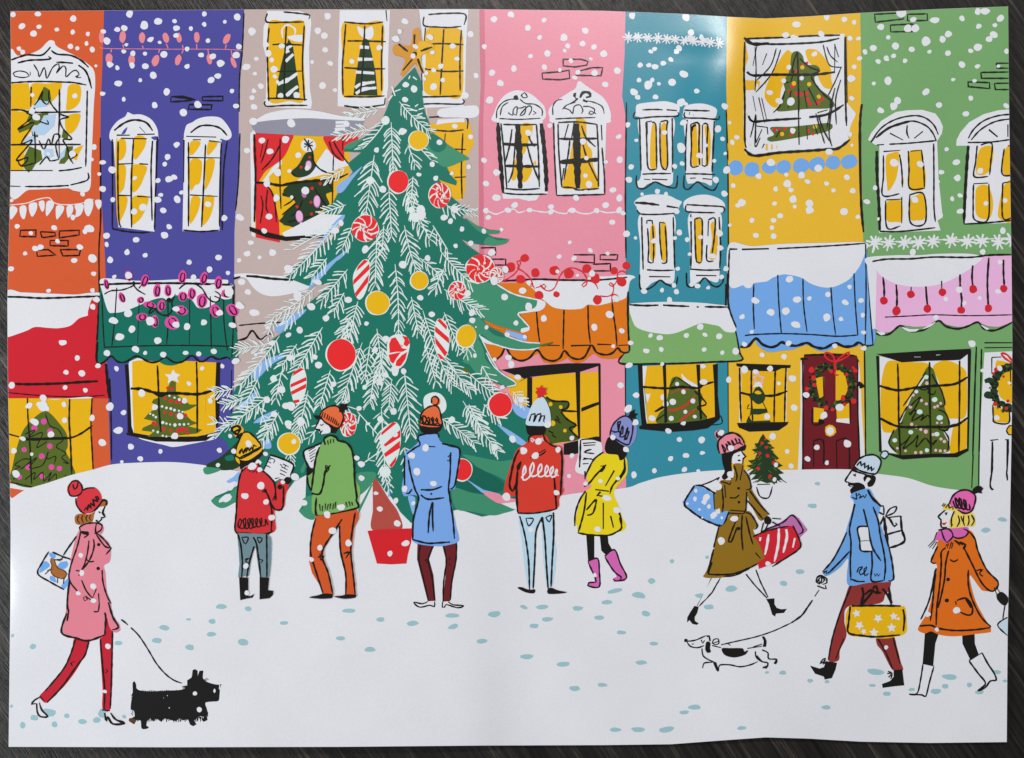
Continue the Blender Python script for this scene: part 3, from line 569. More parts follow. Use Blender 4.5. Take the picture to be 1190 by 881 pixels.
L(9, '140 258 240 242 400 240 560 228 800 230 940 215 1090 212'); L(9, '165 750 210 760 260 750 330 695 370 725 430 735 500 720 590 662 640 700 720 718 790 700 860 672 900 715 960 730 1020 712 1095 672'); L(6, '225 638 400 630 560 622 800 628 1095 622')
P('w', '340 705 400 720 460 720 440 735 380 735/170 735 230 748 200 762/480 720 570 670 540 700/880 690 940 720 920 725')
Obj('gr_baub', 'hanging_baubles', 'h_gr', 'red baubles on black strings across the pink awning'); O(22)
L(10, '212 365 220 440 220 520/302 415 308 500 305 590/405 432 402 480/505 428 510 500 518 575/612 390 614 460/738 345 740 440 750 520 745 590/825 285 820 370 828 440/935 232 925 400 932 575/1035 245 1035 340 1042 440')
D('red', '218 525 27 305 595 29 403 482 27 515 580 28 618 468 25 746 590 27 828 446 27 932 578 26 1036 444 26', .08)
Obj('gr_shop', 'shop_window', 'h_gr'); T(990, 380); O(12)
PS('w', '170 195 340 235 740 225 800 170 800 400 790 830 700 870 340 870 200 850 190 500')
P('win', '240 240 320 232 420 240 500 245 520 280 400 480 330 640 290 710 240 722 205 690 195 500 205 350/560 260 620 230 690 240 770 290 785 360 780 600 700 625 640 600 600 400 560 300/690 690 730 650 785 640 780 840 740 860 670 862')
Obj('gr_tree', 'window_tree', 'h_gr'); O(13)
P('oliv', '510 280 535 270 555 285 590 390 625 480 635 560 665 640 655 710 625 715 665 800 660 850 560 870 440 880 320 870 250 800 270 740 330 660 360 590 420 450')
P('w', '440 420 480 335 500 345 460 410/350 600 330 650 345 620')
E('mint', '508 342 16 15 0 440 442 14 13 0 565 496 20 17 -10 462 580 21 17 0 600 620 23 18 0 402 718 17 15 0 580 732 19 16 0 293 774 17 15 0 512 842 15 14 0')
D('pinkl', '512 384 12 418 465 11 475 502 11 508 525 11 565 548 10 585 540 10 606 522 10 400 546 12 582 655 9 612 655 9 408 664 12 440 684 12 470 700 11 505 714 14 555 735 11 608 765 11 632 782 12 572 842 10 604 846 11 636 846 10 366 846 10 435 858 11 472 856 11 310 828 9')
L(7, '505 310 440 410 350 540/545 320 570 370 610 430 635 530 600 545/590 565 640 590 665 660 650 705 600 700 590 670/380 540 350 590 320 660 350 650/460 420 500 430 530 415 520 450 560 460 570 435/400 540 440 500 470 480 400 600 390 590 440 570 410 640 490 600 470 640 520 600 530 620/290 700 260 760 255 800 300 850/620 700 660 760 655 840/330 810 380 770 400 740 350 830 420 780 450 740 440 820 500 760 540 800 580 770 550 810')
use('gr_shop'); O(14)
PS('k', '165 185 400 170 560 160 815 148 805 175 740 225 690 228 520 232 340 242/165 195 188 200 192 500 205 860 185 850 178 500/790 170 815 160 808 400 798 830 785 840 790 500/205 855 340 875 560 865 700 862 795 825 798 845 720 890 560 890 350 905 330 900')
L(9, '312 250 318 430 320 640 332 890/530 240 532 500 540 880/735 230 735 450 730 860'); L(12, '190 402 310 432 430 415 560 402 700 390 790 342/195 625 320 680 500 682 690 678 790 620'); P('k', '300 425 340 425 320 445/670 670 710 660 690 685')
L(5, '425 205 470 205/575 192 605 190', 'silver')
T(990, 380); L(8, '850 135 840 400 825 880/885 150 880 400 868 880'); T(990, 450); L(8, '828 460 818 690/868 460 865 670')
Obj('gr_door', 'front_door', 'h_gr', 'white door with a wreath, cut by the print edge'); T(990, 380); O(12)
PS('w', '905 175 1110 165 1110 1300 870 1300 875 700'); P('win', '980 250 1010 230 1050 240 1110 270 1110 500 1050 505 1000 450'); PS('win', '958 540 1072 560 1070 655 975 650'); D('gold', '1085 706 32')
L(8, '905 108 1100 108/905 142 1100 140/955 210 955 320/955 208 1020 205/962 530 965 610 975 652 1070 655 1072 560/1082 290 1085 400/1055 706 1075 675 1100 672/1055 706 1070 735 1095 738/945 775 1000 768/1045 770 1068 770 1058 1000/958 785 950 1000'); T(990, 450); L(9, '960 370 958 550 950 690 1055 690 1055 570/1060 360 1058 540/965 750 1090 755')
Obj('gr_wreath', 'wreath', 'h_gr', 'holly wreath half cut off by the right edge of the print'); T(990, 380); O(25)
with batch(): wreath(1095, 415, 130, 145, 80, 285, 60); E('holly', '935 370 32 26 0 935 465 32 28 0 1060 560 30 24 0', .15)
D('redd', '985 292 16 965 318 10 1035 338 10 978 525 15 1065 505 12 1055 555 12 1010 290 6', .12); L(12, '1100 240 1060 190 1020 180 1040 210 1100 250', 'redd')
# ================================================================== snowy ground, the big tree and its ornaments
T(0, 0, 1); O(30)
Obj('ground', 'snowy_ground', None, 'white printed snow that covers the street in front of the houses')
P('w', '0 585 14 579 30 569 56 561 83 552 107 546 129 540 153 538 200 537 240 541 273 547 300 550 340 552 420 553 520 556 575 578 600 588 653 576 680 572 727 567 745 561 770 554 809 548.5 850 546 910 546 986 545.5 1020 550.5 1055 555.5 1085 565 1118 570 1145 573 1200 579 1210 890 600 900 -20 890')
Obj('tree', 'christmas_tree', None, 'huge green Christmas tree in a red pot, the printed street around it'); O(40)
P('trunk', '434 553 441 562 452 580 463 596 466 616 433 616 433.5 590')
PS('pot', '427 617 445 615 479 614 478 630 474 645 472.5 655 455 656 438 655'); L(.8, '430 620 450 618 478 617', 'red')
use('tree'); PS('trunk', '433 556 466 612 466 614.5 433.5 614.5')
MAIN = '482 78 490 95 491 112 493 127 499 144 500 154 509 159 520 168 528 173 545 184 536 188 519 194 524 204 531 211 530 215.5 516 211 509 208 519 219 523 227 536 239 550 246 541 247 537 253 555.5 263 569 267 581 268 580 271 566 272 573 275.5 591 278 588 283 576 285.5 559 284.5 545 282 535 277 543 285 559 296 566 310 574 329 582.5 334.5 600 343 628.5 349.5 632 353 627 360 603 363.5 608 372 615 380 613 384.5 605 385.5 591 382 574 377 560 370 566 377 584 389.5 608 397.5 628 399.5 627 403.5 617 406 596 405 574 400.5 560 391 565.5 407 572 420 585.5 435.5 597.5 444 599 449 589 450 575 445 560 440 580 456 596 476 612 484 622 510 615 560 600 590 585 596 560 600.5 533 592 500 600 478 608 465 595 455 578 447 570 436 554 419 575 400 585 380 590 370 601 361 602 347 594 351 588 355 578 356 552 342 559.5 332 573 300 580 272.5 584 260.6 590 252 588.5 245 582 250 577 262 572 280 562 290 540 270 530 262 512 250 505 270 492 267 482 280 470 262 475 276 447 300 428 312 412 305 410 318 398 311 398 330 385 334 378 352 358 376 338 384 330 358 332 332 322 340 313 354 301 391 272 398 258 385 262 400 250 378 249 376 246 387 235 398 214 410 200 404 190 420 177 399 176 402 170 424 159 442 144 450 125 457 104 470 90'
PS('tree', MAIN)
T(400, 110)
P('tree2', '590 260 640 290 700 340 750 370 850 435 810 452 700 495 640 470 600 430 560 380')
P('tree', '590 270 640 285 700 340 660 390 600 380 560 300')
P('tree2', '0 355 60 320 140 300 100 330 60 365 20 372')
T(450, 190); P('tree2', '530 370 620 430 700 455 770 460 765 478 680 480 620 460'); P('tree2', '690 500 760 525 830 518 810 545 740 560 660 550')
T(540, 280)
P('tree2', '20 200 100 270 200 290 260 325 350 370 520 410 545 432 510 470 370 490 400 540 440 590 425 612 380 620 300 600 200 570 110 525 60 470 0 400 -40 300')
P('tree2', '80 520 140 560 260 640 400 690 515 700 508 725 450 740 330 735 200 705 110 640 90 760 170 880 230 940 100 920 0 780 -20 620')
L(9, '205 285 260 322 350 368 520 408 548 430 512 472 370 492 400 542 440 590 425 614 385 622', 'w'); L(8, '260 640 400 688 515 698/205 708 330 740 450 742 508 728', 'w'); L(7, '100 640 130 700 180 800 230 880', 'w')
P('w', '385 600 440 590 430 612 390 628'); P('w', '500 405 550 430 500 475 370 495 480 455'); P('w', '110 650 160 680 200 700 240 712 170 706 130 690')
P('frostb', '280 610 330 620 420 650 420 680 380 675 300 640'); P('tree', '150 585 260 630 280 660 200 640')
PS('orga', '140 565 270 600 275 612 210 600'); P('oliv', '515 712 600 690 605 698 540 720')
T(480, 330)
P('tree2', '440 380 480 440 500 520 580 600 640 640 690 670 690 700 640 700 540 650 440 570 340 530 400 480')
L(8, '500 470 550 560 620 622 690 665 700 690 640 702', 'w'); P('oliv', '335 585 365 570 400 630 380 630')
P('frostb', '680 820 800 850 780 890 700 880')
T(480, 450); P('frostb', '575 255 640 285 740 350 790 400 720 390 640 320'); P('frostb', '685 120 780 150 770 215 700 180')
P('tree2', '340 460 460 480 600 505 700 500 690 620 640 640 560 600 460 560 400 510'); P('treed', '330 560 420 540 600 640 620 700 500 730 400 720 280 690')
P('tree2', '270 690 400 720 520 740 640 780 700 830 620 860 540 875 400 850 290 825')
PS('frostb', '355 622 480 700 560 720 600 730 540 740 470 720'); P('pink', '480 720 560 720 620 745 720 770 720 790 600 795 540 770'); PS('w', '600 795 730 780 730 840 680 830')
T(380, 510); P('frostb', '555 390 600 400 600 460 590 520 565 450/418 320 430 370 425 400 412 390')
P('tree2', '200 240 330 230 310 300 230 380 200 340'); PS('tree2', '300 315 316 305 220 505 212 480')
T(230, 500); P('tree2', '90 480 130 460 200 440 250 400 300 360 280 480 250 495 180 530 130 522'); P('tree2', '690 550 720 530 700 500 730 460 800 455 800 600 740 600')
E('w', '190 465 50 22 -30', .3); P('frostb', '195 350 240 320 280 285 290 330 240 365'); P('w', '200 370 260 350 230 410 190 400')
T(110, 400)
use('tree'); P('holly', '760 830 860 770 950 690 1000 640 1020 700 1010 800 960 850 860 860'); P('tree2', '750 840 860 850 840 870 770 890 745 875'); P('tree', '890 770 940 755 950 790 900 795')
# cool blue strokes along the left boughs
T(290, 190); P('frostb', '600 150 680 90 770 20 700 110 640 190 600 200/600 380 650 350 630 400 560 460 480 550 400 650 360 680 440 590 520 480/440 790 500 720 580 650 680 580 620 650 520 710 440 830 400 860')
T(230, 300); P('frostb', '520 480 580 430 660 380 740 350 700 400 610 470 560 510/400 740 470 690 560 660 600 670 500 730 400 830 370 790/780 150 850 80 960 0 900 70 820 160 760 210')
T(230, 410); P('frostb', '280 350 330 320 400 260 400 300 330 360 290 400/460 600 490 590 500 650 450 650/380 480 440 430 540 390 470 460')
P('tree2', '700 800 760 700 740 760 720 820')

def leafspray(p0, p1, n, ln, w=8.4, stem=7.2, bend=0.0, side=0, col='frost', rootgap=.08):
    """a snow-outlined twig: a stem and needles swept towards its tip"""
    x0, y0 = p0; x1, y1 = p1
    dx, dy = x1 - x0, y1 - y0; d = math.hypot(dx, dy)
    nx, ny = -dy / d, dx / d
    cx, cy = (x0 + x1) / 2 + nx * bend, (y0 + y1) / 2 + ny * bend
    def at(t): return ((1-t)**2*x0 + 2*t*(1-t)*cx + t*t*x1, (1-t)**2*y0 + 2*t*(1-t)*cy + t*t*y1)
    ribbon([at(i / 9) for i in range(10)], stem / 5.875, col, .5, .9)
    for i in range(n):
        t = rootgap + (1 - rootgap) * (i + rnd.uniform(-.32, .32)) / max(1, n - 1)
        t = min(1, max(0, t))
        x, y = at(t); xa, ya = at(min(1, t + .05)); xb, yb = at(max(0, t - .05))
        th = math.atan2(ya - yb, xa - xb)
        for s in (-1, 1):
            if side and s != side: continue
            l = ln * (0.55 + 0.5 * math.sin(math.pi * min(1, .15 + t * .75))) * rnd.uniform(.75, 1.15)
            a = th + s * (math.radians(rnd.uniform(40, 60)) * (1 - .35 * t))
            g = stem / 5.875 * .45
            sx, sy = x + math.cos(a) * g * 1.6, y + math.sin(a) * g * 1.6
            q = s * rnd.uniform(-.05, .38)
            mx, my = sx + math.cos(a) * l * .5, sy + math.sin(a) * l * .5
            ex, ey = mx + math.cos(a - q) * l * .5, my + math.sin(a - q) * l * .5
            ribbon(cr([(sx, sy), (mx, my), (ex, ey)], False, 3), rnd.uniform(.7, 1.25) * w / 5.875, col, .5, .8)
O(42)
SPRAYS = [((520, 420), (545, 452), 9, 12, 2, 0), ((436, 430), (430, 468), 8, 12, 0, 0), ((455, 442), (452, 474), 7, 11, 0, 0), ((408, 368), (398, 388), 5, 11, 0, 0), ((446, 405), (440, 440), 7, 11, 0, 0),
 ((478, 345), (486, 385), 8, 11, 0, 0), ((545, 470), (560, 500), 7, 12, 0, 0), ((345, 400), (328, 425), 6, 11, 0, 0), ((300, 440), (285, 470), 6, 11, 0, 0), ((516, 312), (505, 336), 5, 11, 0, 0), ((480, 205), (478, 232), 6, 10, 0, 0), ((498, 505), (512, 535), 6, 11, 0, 1),((446, 262), (444, 292), 6, 10, 0, 0), ((410, 262), (398, 288), 5, 11, 0, 0), ((488, 300), (510, 318), 5, 10, 0, 0), ((400, 340), (388, 362), 5, 11, 0, 0), ((503, 262), (520, 290), 5, 12, 0, 1),
 ((384, 430), (372, 470), 7, 12, 0, 0), ((430, 400), (424, 440), 6, 11, 0, 0), ((494, 400), (506, 442), 7, 12, 0, 0), ((560, 425), (572, 446), 4, 9, 0, 0), ((350, 352), (332, 376), 5, 11, 0, 0), ((380, 300), (362, 322), 5, 11, 0, 0), ((470, 520), (474, 548), 4, 10, 0, 0),
 ((454.5, 142), (457, 198), 11, 13, 0, 0), ((449, 139), (421, 173), 8, 12, -4, 1), ((464, 118), (498, 152), 8, 11, 3, 0), ((474, 168), (482, 190), 4, 11, 0, 0), ((486, 170), (501, 186), 4, 10, 0, -1),
 ((435, 180), (425, 250), 11, 16, 0, 0), ((452, 219), (455, 274), 9, 12, 0, 0), ((472, 222), (488, 262), 8, 14, 0, 0), ((488, 255), (499, 278), 4, 12, 0, 0), ((470, 262), (484, 314), 10, 13, 3, 0),
 ((438, 274), (436, 330), 11, 13, 0, 0), ((393, 258), (338, 319), 14, 12, -4, 0), ((404, 313), (375, 348), 8, 13, 0, 0), ((512, 292), (546, 328), 9, 13, 2, 0), ((516, 336), (556, 360), 10, 12, 2, 0), ((459, 307), (463, 388), 12, 11, -3, 0),
 ((500, 219), (528, 247), 6, 11, 0, 1), ((522, 240), (549, 246), 6, 9, 0, 0), ((491.5, 361), (525, 447), 15, 15, 5, 0), ((416, 350), (405, 394), 9, 14, 0, 0), ((421, 398), (397, 466), 13, 14, 0, 0), ((470, 432), (477, 502), 12, 15, 0, 0),
 ((443, 473), (448, 556), 13, 13, 0, 0), ((538, 466), (577, 523), 13, 13, 2, 0), ((511, 485), (550, 514), 10, 12, -2, 0), ((545, 434), (577, 459), 7, 13, 2, 0), ((375, 380), (346, 428), 10, 13, 0, 0), ((325, 390), (279, 448), 14, 13, -3, 0),
 ((367, 334), (318, 369), 9, 11, -3, 0), ((327, 432), (321, 462), 5, 11, 0, 0), ((312, 460), (267, 494), 11, 12, -2, 0), ((324, 479), (304, 513), 8, 12, 0, 0), ((358, 454), (346, 506), 11, 13, 0, 0), ((438, 382), (446, 443), 11, 12, 0, 0), ((516, 363), (534, 406), 8, 10, 0, 0),
 ((318, 368), (311, 390), 4, 9, 0, 0), ((310, 402), (277, 406), 7, 10, 2, 0), ((271, 452), (250, 456), 5, 10, 0, 0), ((268, 494), (248, 490), 4, 10, 0, 0), ((262, 496), (250, 510), 5, 10, 0, 1), ((440, 128), (404, 134), 8, 9, 0, 0), ((430, 150), (392, 158), 8, 9, 0, 0),
 ((401, 196), (380, 208), 5, 9, 0, 0), ((402, 238), (374, 248), 6, 9, 0, 0), ((388, 262), (340, 290), 8, 10, 0, 1), ((447, 553), (452, 568), 3, 8, 0, 0), ((398, 466), (408, 480), 3, 9, 0, 0), ((415, 478), (440, 506), 4, 9, 0, 1), ((596, 455), (607, 468), 5, 9, 0, 0), ((420, 540), (448, 520), 2, 8, 0, 0),
 ((545, 392), (542, 412), 4, 9, 0, 0), ((336, 520), (338, 534), 4, 9, 0, 0), ((372, 494), (360, 508), 3, 9, 0, 0), ((300, 470), (312, 500), 4, 9, 0, 0), ((283, 462), (262, 470), 6, 10, 0, 0), ((562, 470), (580, 486), 5, 10, 0, 0)]
for (a, b, n, ln, bend, side) in SPRAYS:
    Obj('spray%d' % len(OBJS), 'snowy_twig', 'tree')
    with batch(): leafspray(a, b, int(n * 1.1 + .5), ln * 1.2, bend=bend, side=side)
T(0, 0, 1)
use('tree'); D('frost', '448 140 4.5 467 153 4 430 210 4.5 445 220 4 483 253 5.5 489 244 5 537 165 0.1 478 244 4 424 450 3 447 549 6.5 498 520 0.1 395 415 .1 449 300 .1 553 380 .1 338 472 5 335 492 4 350 490 5 366 415 3 318 440 4 510 480 3 525 488 4 575 520 4 448 436 3 442 487 4', .14)
T(400, 0); L(12, '325 590 347 655/440 540 450 518/470 525 496 545/484 728 505 712/508 748 545 738/500 785 535 772/345 625 385 610/300 690 330 650', 'frost'); T(0, 0, 1)
P('frost', '492 468 494 460 503 456 512 458 518 466 518 476 510 482 496 480')
# ---- ornaments
O(46)
def ball(col, x, y, rx, ry=None, label=None, ang=0):
    Obj('orn%d' % len(OBJS), 'bauble', 'tree', label); T(0, 0, 1)
    E('frost', '%f %f %f %f %f' % (x - .4, y + .4, rx + 1.1, (ry or rx) + 1.1, ang), .04)
    E(col, '%f %f %f %f %f' % (x, y, rx, ry or rx, ang), .025)
ball('ball', 463, 211, 11.6, 13); ball('gold', 486.5, 163, 11); ball('gold', 439, 352, 13.5, 13.3); ball('gold', 487.6, 326, 10.2); ball('ball', 396.7, 412, 16.8, 17.8); ball('gold', 542, 390.5, 11, 13, None, 15)
ball('ball', 581.5, 470.5, 13.5); ball('gold', 336, 515.5, 12.6, 12.2); ball('ball', 537, 546, 11.5, 12.5)
def mint(x, y, rx, ry):
    Obj('orn%d' % len(OBJS), 'peppermint_bauble', 'tree'); T(0, 0, 1)
    E('frost', '%f %f %f %f 0' % (x, y, rx + 1, ry + 1), .06); E('ball', '%f %f %f %f 0' % (x, y, rx, ry), .05)
    a0 = rnd.random() * 6
    for i in range(9):
        a = a0 + i * .698 + rnd.uniform(-.22, .22); tw = rnd.uniform(.5, 1.3)
        q = [(x + rx * r * math.cos(a + tw * (1 - r)), y + ry * r * math.sin(a + tw * (1 - r))) for r in (1.02, .75, .5, rnd.uniform(.2, .4))]
        ribbon(cr(q, False, 2), rnd.uniform(.6, 2.2), 'frost')
    D('frost', ' '.join('%f %f %f' % (x + rx * .8 * rnd.uniform(-1, 1) * .8, y + ry * .8 * rnd.uniform(-1, 1) * .8, rnd.uniform(.6, 1.7)) for _ in range(6)), .4, 7)
    for _ in range(5):
        a = rnd.random() * 6; r = rnd.uniform(.05, .5)
        L(1.2, [(x + rx * r * math.cos(a), y + ry * r * math.sin(a)), (x + rx * r * math.cos(a + 1), y + ry * (r + .12) * math.sin(a + 1)), (x + rx * r * math.cos(a + 1.6), y + ry * r * math.sin(a + 1.6))], 'frost')
for q in ((424.5, 265.5, 15.2, 15), (511, 227, 11.8, 14.5), (558, 312.5, 16, 16), (531.5, 338, 10, 10.5), (404.5, 493, 9.2, 14), (577, 320, 7.5, 8)): mint(*q)
Obj('wrapped', 'candy_bauble', 'tree'); T(380, 300); P('frost', '410 590 430 540 480 520 540 530 565 580 555 650 530 720 480 760 440 730 415 670')
PS('ball', '424 585 440 548 468 540 490 575 512 615 548 622 515 640 470 640 428 648/512 530 550 538 566 580 545 605 522 590 530 560/420 660 505 642 478 678 452 722 432 705/548 640 535 690 505 735 466 742 474 702 512 662/500 590 520 600 512 606')
P('frost', '440 745 490 740 480 800 450 800')
def candy(tile, out, stripes):
    Obj('orn%d' % len(OBJS), 'striped_bauble', 'tree'); T(*tile); P('frost', out); PS('ball', stripes)
candy((380, 300), '250 10 285 15 295 60 290 130 275 200 250 260 220 285 195 255 180 190 178 120 205 60', '255 10 280 20 200 90 210 58/288 38 292 75 178 185 180 150/286 110 280 165 200 265 190 240')
candy((380, 300), '765 412 800 425 825 470 838 530 835 600 820 660 790 695 765 680 745 620 733 550 735 480 745 430', '752 425 770 412 820 465 815 490/740 465 832 545 835 585 736 500/735 535 822 645 805 672 742 585/750 650 770 655 805 690 775 690')
candy((230, 410), '700 100 725 110 742 170 740 240 720 310 690 350 660 345 640 290 628 220 640 160 665 120', '655 130 700 102 725 112 645 160/632 215 738 165 742 190 632 238/635 265 740 210 738 240 640 288/650 325 690 318 695 335 660 348')
candy((380, 410), '460 472 495 500 505 560 500 640 480 720 440 785 410 760 385 700 365 630 362 560 390 510', '370 545 450 472 475 480 372 565/385 630 500 525 502 575 400 640/388 690 498 600 498 650 400 712/425 770 475 705 470 740 440 785')
Obj('topstar', 'tree_star', 'tree', 'ochre five pointed star on top of the tree'); T(400, 0); O(47)
P('star', '470 205 490 190 515 205 528 280 600 298 612 330 545 370 520 395 540 480 530 500 500 450 482 432 400 522 383 505 415 402 345 372 330 325 362 300 448 310')
P('win', '524 280 600 300 610 330 545 370 522 392 538 478 528 495 500 440 500 330'); D('k', '482 368 17'); L(12, '480 235 478 310/370 300 400 325 435 352/522 350 560 335 602 322/465 405 400 482/502 400 520 455 540 500')
# ================================================================== people, dogs, bags
def person(key, label):
    Obj(key, 'person', None, label)
def steps(s):
    v = nums(s)
    for i in range(0, len(v), 5):
        x, y, rx, ry, g = v[i:i+5]
        E('ftp', '%f %f %f %f %f' % (x, y, rx * 1.12, ry * 1.18, g), .16, 8)
def part(key, par, name, label=None):
    Obj(key, name, par, label)

# ---- footprints in the snow
O(50); Obj('prints', 'footprints', None, 'pale blue footprints scattered over the printed snow', 'stuff')
T(0, 700); steps('85 228 10 12 0 226 302 20 16 0 338 752 44 22 5 236 788 26 16 5 156 838 17 19 0 372 834 19 18 0 457 776 16 14 0 566 815 26 15 0 660 806 22 17 0 702 758 30 26 0 848 780 16 10 40 808 280 27 13 0 1122 174 32 16 15 1072 260 32 15 0 78 710 10 10 0')
T(100, 720); steps('860 12 23 14 0 855 102 33 14 -5 708 190 26 18 0 1072 156 36 19 5 700 0 18 7 0')
T(240, 560); steps('100 852 34 15 -5 285 866 24 14 0 968 880 45 12 0')
T(440, 580); steps('15 822 26 13 0 230 850 36 15 0 502 795 40 14 0 508 872 32 16 -15 790 786 40 17 -5 992 738 22 12 20 1115 738 38 14 -5 1150 822 32 13 0 1062 866 28 14 0')
T(560, 570); steps('910 686 45 14 -12 1070 716 42 19 8 1158 620 22 18 0 1118 842 28 16 10 652 804 33 14 0 802 870 32 14 0 450 876 34 10 0')
T(780, 490); steps('998 424 18 11 0 966 576 28 14 3')
T(780, 600); steps('5 306 14 12 0 245 280 14 12 0 196 543 30 15 0 256 620 32 16 -5 406 494 38 17 -3 768 458 22 15 0 880 378 30 15 0')
T(780, 660); steps('654 714 12 8 0 762 716 22 13 0 950 770 19 12 0 1065 778 16 10 0')
T(990, 680); steps('165 594 55 18 8 140 685 20 9 0 240 742 23 13 0 408 713 20 10 0 575 726 32 17 0 638 690 22 14 0 662 627 45 17 3 803 680 18 14 0 873 732 28 11 0 992 594 24 12 0 1045 655 16 10 0')
T(990, 560); steps('1028 257 28 13 5 912 330 28 15 0')
T(0, 0, 1); steps('612 763 7 2.5 0 655 772 7 2.5 0 668 800 6 2.5 0 700 796 5 2 0 745 770 6 2.5 0 760 748 5 2 0 722 735 5 2 0 430 755 6 2.5 0 396 742 5 2 0 330 724 5 2 0 560 745 6 2.5 0 807 822 7 2.5 0 742 848 8 2.5 0 775 848 8 3 -5 862 846 5 2 0 795 828 5 2 0 715 848 6 2 0 960 822 5 2 0 705 700 6 2.5 0')

# ---- woman in pink coat (left)
O(60)
person('wo', 'woman in a pink coat, red trousers and red bobble hat walking the black dog'); T(20, 550)
PS('w', '520 250 560 225 600 225 583 280 600 298 578 308 545 350 510 345')
O(61); part('wo_hair', 'wo', 'hair'); P('hair', '600 175 620 195 612 222 560 232 530 270 515 330 480 335 440 352 400 345 392 300 410 280 450 275 490 280 540 250 570 200')
L(6, '420 290 410 320 430 345/450 285 440 310 455 345/480 285 468 305 480 335/500 285 492 305 505 325'); L(12, '450 272 520 255 560 215 580 185 610 190 605 220')
use('wo'); L(10, '600 225 583 270 600 298 570 305/578 312 540 350/535 322 552 330 548 322'); L(9, '555 262 568 272')
O(62); part('wo_hat', 'wo', 'hat'); P('hatred', '405 180 425 140 470 105 530 98 565 130 578 175 550 220 500 268 450 275 415 240'); D('hatred', '393 104 54'); R(8, '350 100 370 60 410 52 440 85 440 130 405 155 360 150'); L(8, '400 170 405 215 435 260 460 275/440 120 480 102 530 100/380 75 390 110 410 90 415 60'); L(9, '455 255 470 235 480 255 485 215 505 240 500 205 530 225 515 180 550 195 535 160 548 158 560 185')
O(61); part('wo_tr', 'wo', 'trousers'); T(0, 700)
P('trr', '510 245 605 262 600 310 530 450 450 560 400 610 320 685 285 668 270 640 300 605 380 520 450 430 490 340'); P('trr', '722 100 765 160 770 240 762 400 760 600 750 735 700 725 700 600 690 430 680 280 690 230 715 180')
L(9, '515 255 480 360 430 460 310 605/605 270 580 360 520 440 420 580 320 685/270 640 300 672/685 250 700 430 715 600 710 735/768 190 765 350 760 560 752 730'); L(6, '485 430 490 410 510 405/720 455 735 470 720 485/480 412 495 435'); L(10, '695 735 750 740')
part('wo_sh', 'wo', 'shoe'); PS('w', '265 650 215 690 250 695 260 760 320 785 280 720'); L(9, '270 650 240 665 215 695 245 690/250 690 255 750 275 780 325 780 285 735 268 685')
part('wo_sh2', 'wo', 'shoe'); PS('w', '722 750 760 750 850 825 790 835 720 810'); L(11, '715 755 725 810 735 780 770 830 850 826 790 800 755 755')
O(63); part('wo_coat', 'wo', 'coat'); T(20, 550)
P('coatp', '425 390 440 350 490 338 560 345 590 370 580 410 560 430 600 450 635 500 632 600 590 630 600 680 610 800 640 890 640 960 660 1000 690 1020 700 1060 660 1082 630 1050 605 960 600 1100 490 1140 380 1120 325 1095 310 1080 330 950 340 850 360 640 370 560 405 420')
E('coatp', '672 1058 32 26 30', .1)
L(8, '430 395 425 370 470 345 540 340 578 355 570 390 525 412/540 345 538 410 600 500 640 510 605 555/545 410 590 450 635 505/435 395 410 500 375 600 355 680 360 740 415 810/405 430 340 520 315 560/490 460 480 540 460 620 430 680/520 450 525 500 500 580 450 655/470 585 495 605 525 600/400 665 430 670 420 700/440 730 470 800 510 850/580 660 585 740 610 830 640 890/555 820 560 890/540 790 510 860')
L(9, '340 1010 350 940 340 900 355 730/'.rstrip('/')); T(0, 700); L(10, '455 75 420 205 520 245 605 262 715 222/715 70 722 110 715 220/740 0 770 100 808 170 765 188'); L(8, '640 62 670 62 678 0/460 0 465 40'); T(20, 550); L(9, '360 730 345 830 342 900'); L(10, '430 400 490 405 440 410 485 418 455 440')
D('k', '556 487 12 553 650 13 475 850 8'); R(6, '450 850 470 840 480 860 460 872'); L(7, '480 850 510 870')
O(64); Obj('lead1', 'dog_lead', None, 'thin black lead from the pink coat to the black dog'); T(100, 720); L(7, '238 0 260 15 285 38/305 55 360 110 420 200 480 300 540 370 600 415 655 435')
Obj('bag1', 'gift_bag', None, 'pale blue bag with a brown reindeer behind the pink coat'); T(20, 550); O(62)
PS('w', '212 535 240 535 375 600 355 700 320 795 135 685'); P('sky', '215 545 250 545 265 570 240 590 225 570/290 610 340 600 350 620 330 650 290 655 275 630/170 615 195 600 225 630 190 660 150 680/225 700 255 710 270 745 225 730/300 770 350 715 355 745 325 790/340 680 355 690 350 720')
P('hair', '230 588 245 578 258 592 262 622 280 648 318 664 334 682 322 716 298 712 270 708 240 692 228 662 236 628 226 606'); L(7, '232 580 228 606 238 630 228 664 245 696 275 712 322 718 336 684 318 664 280 648 262 622 256 588', 'brown'); L(10, '225 655 190 690/240 655 205 665/275 710 275 750/320 710 315 755', 'brown'); L(5, '250 590 290 590 320 570/262 592 300 600')
L(8, '215 535 170 610 140 685 220 740 320 795/240 538 310 570 375 600 360 690/270 590 310 590')

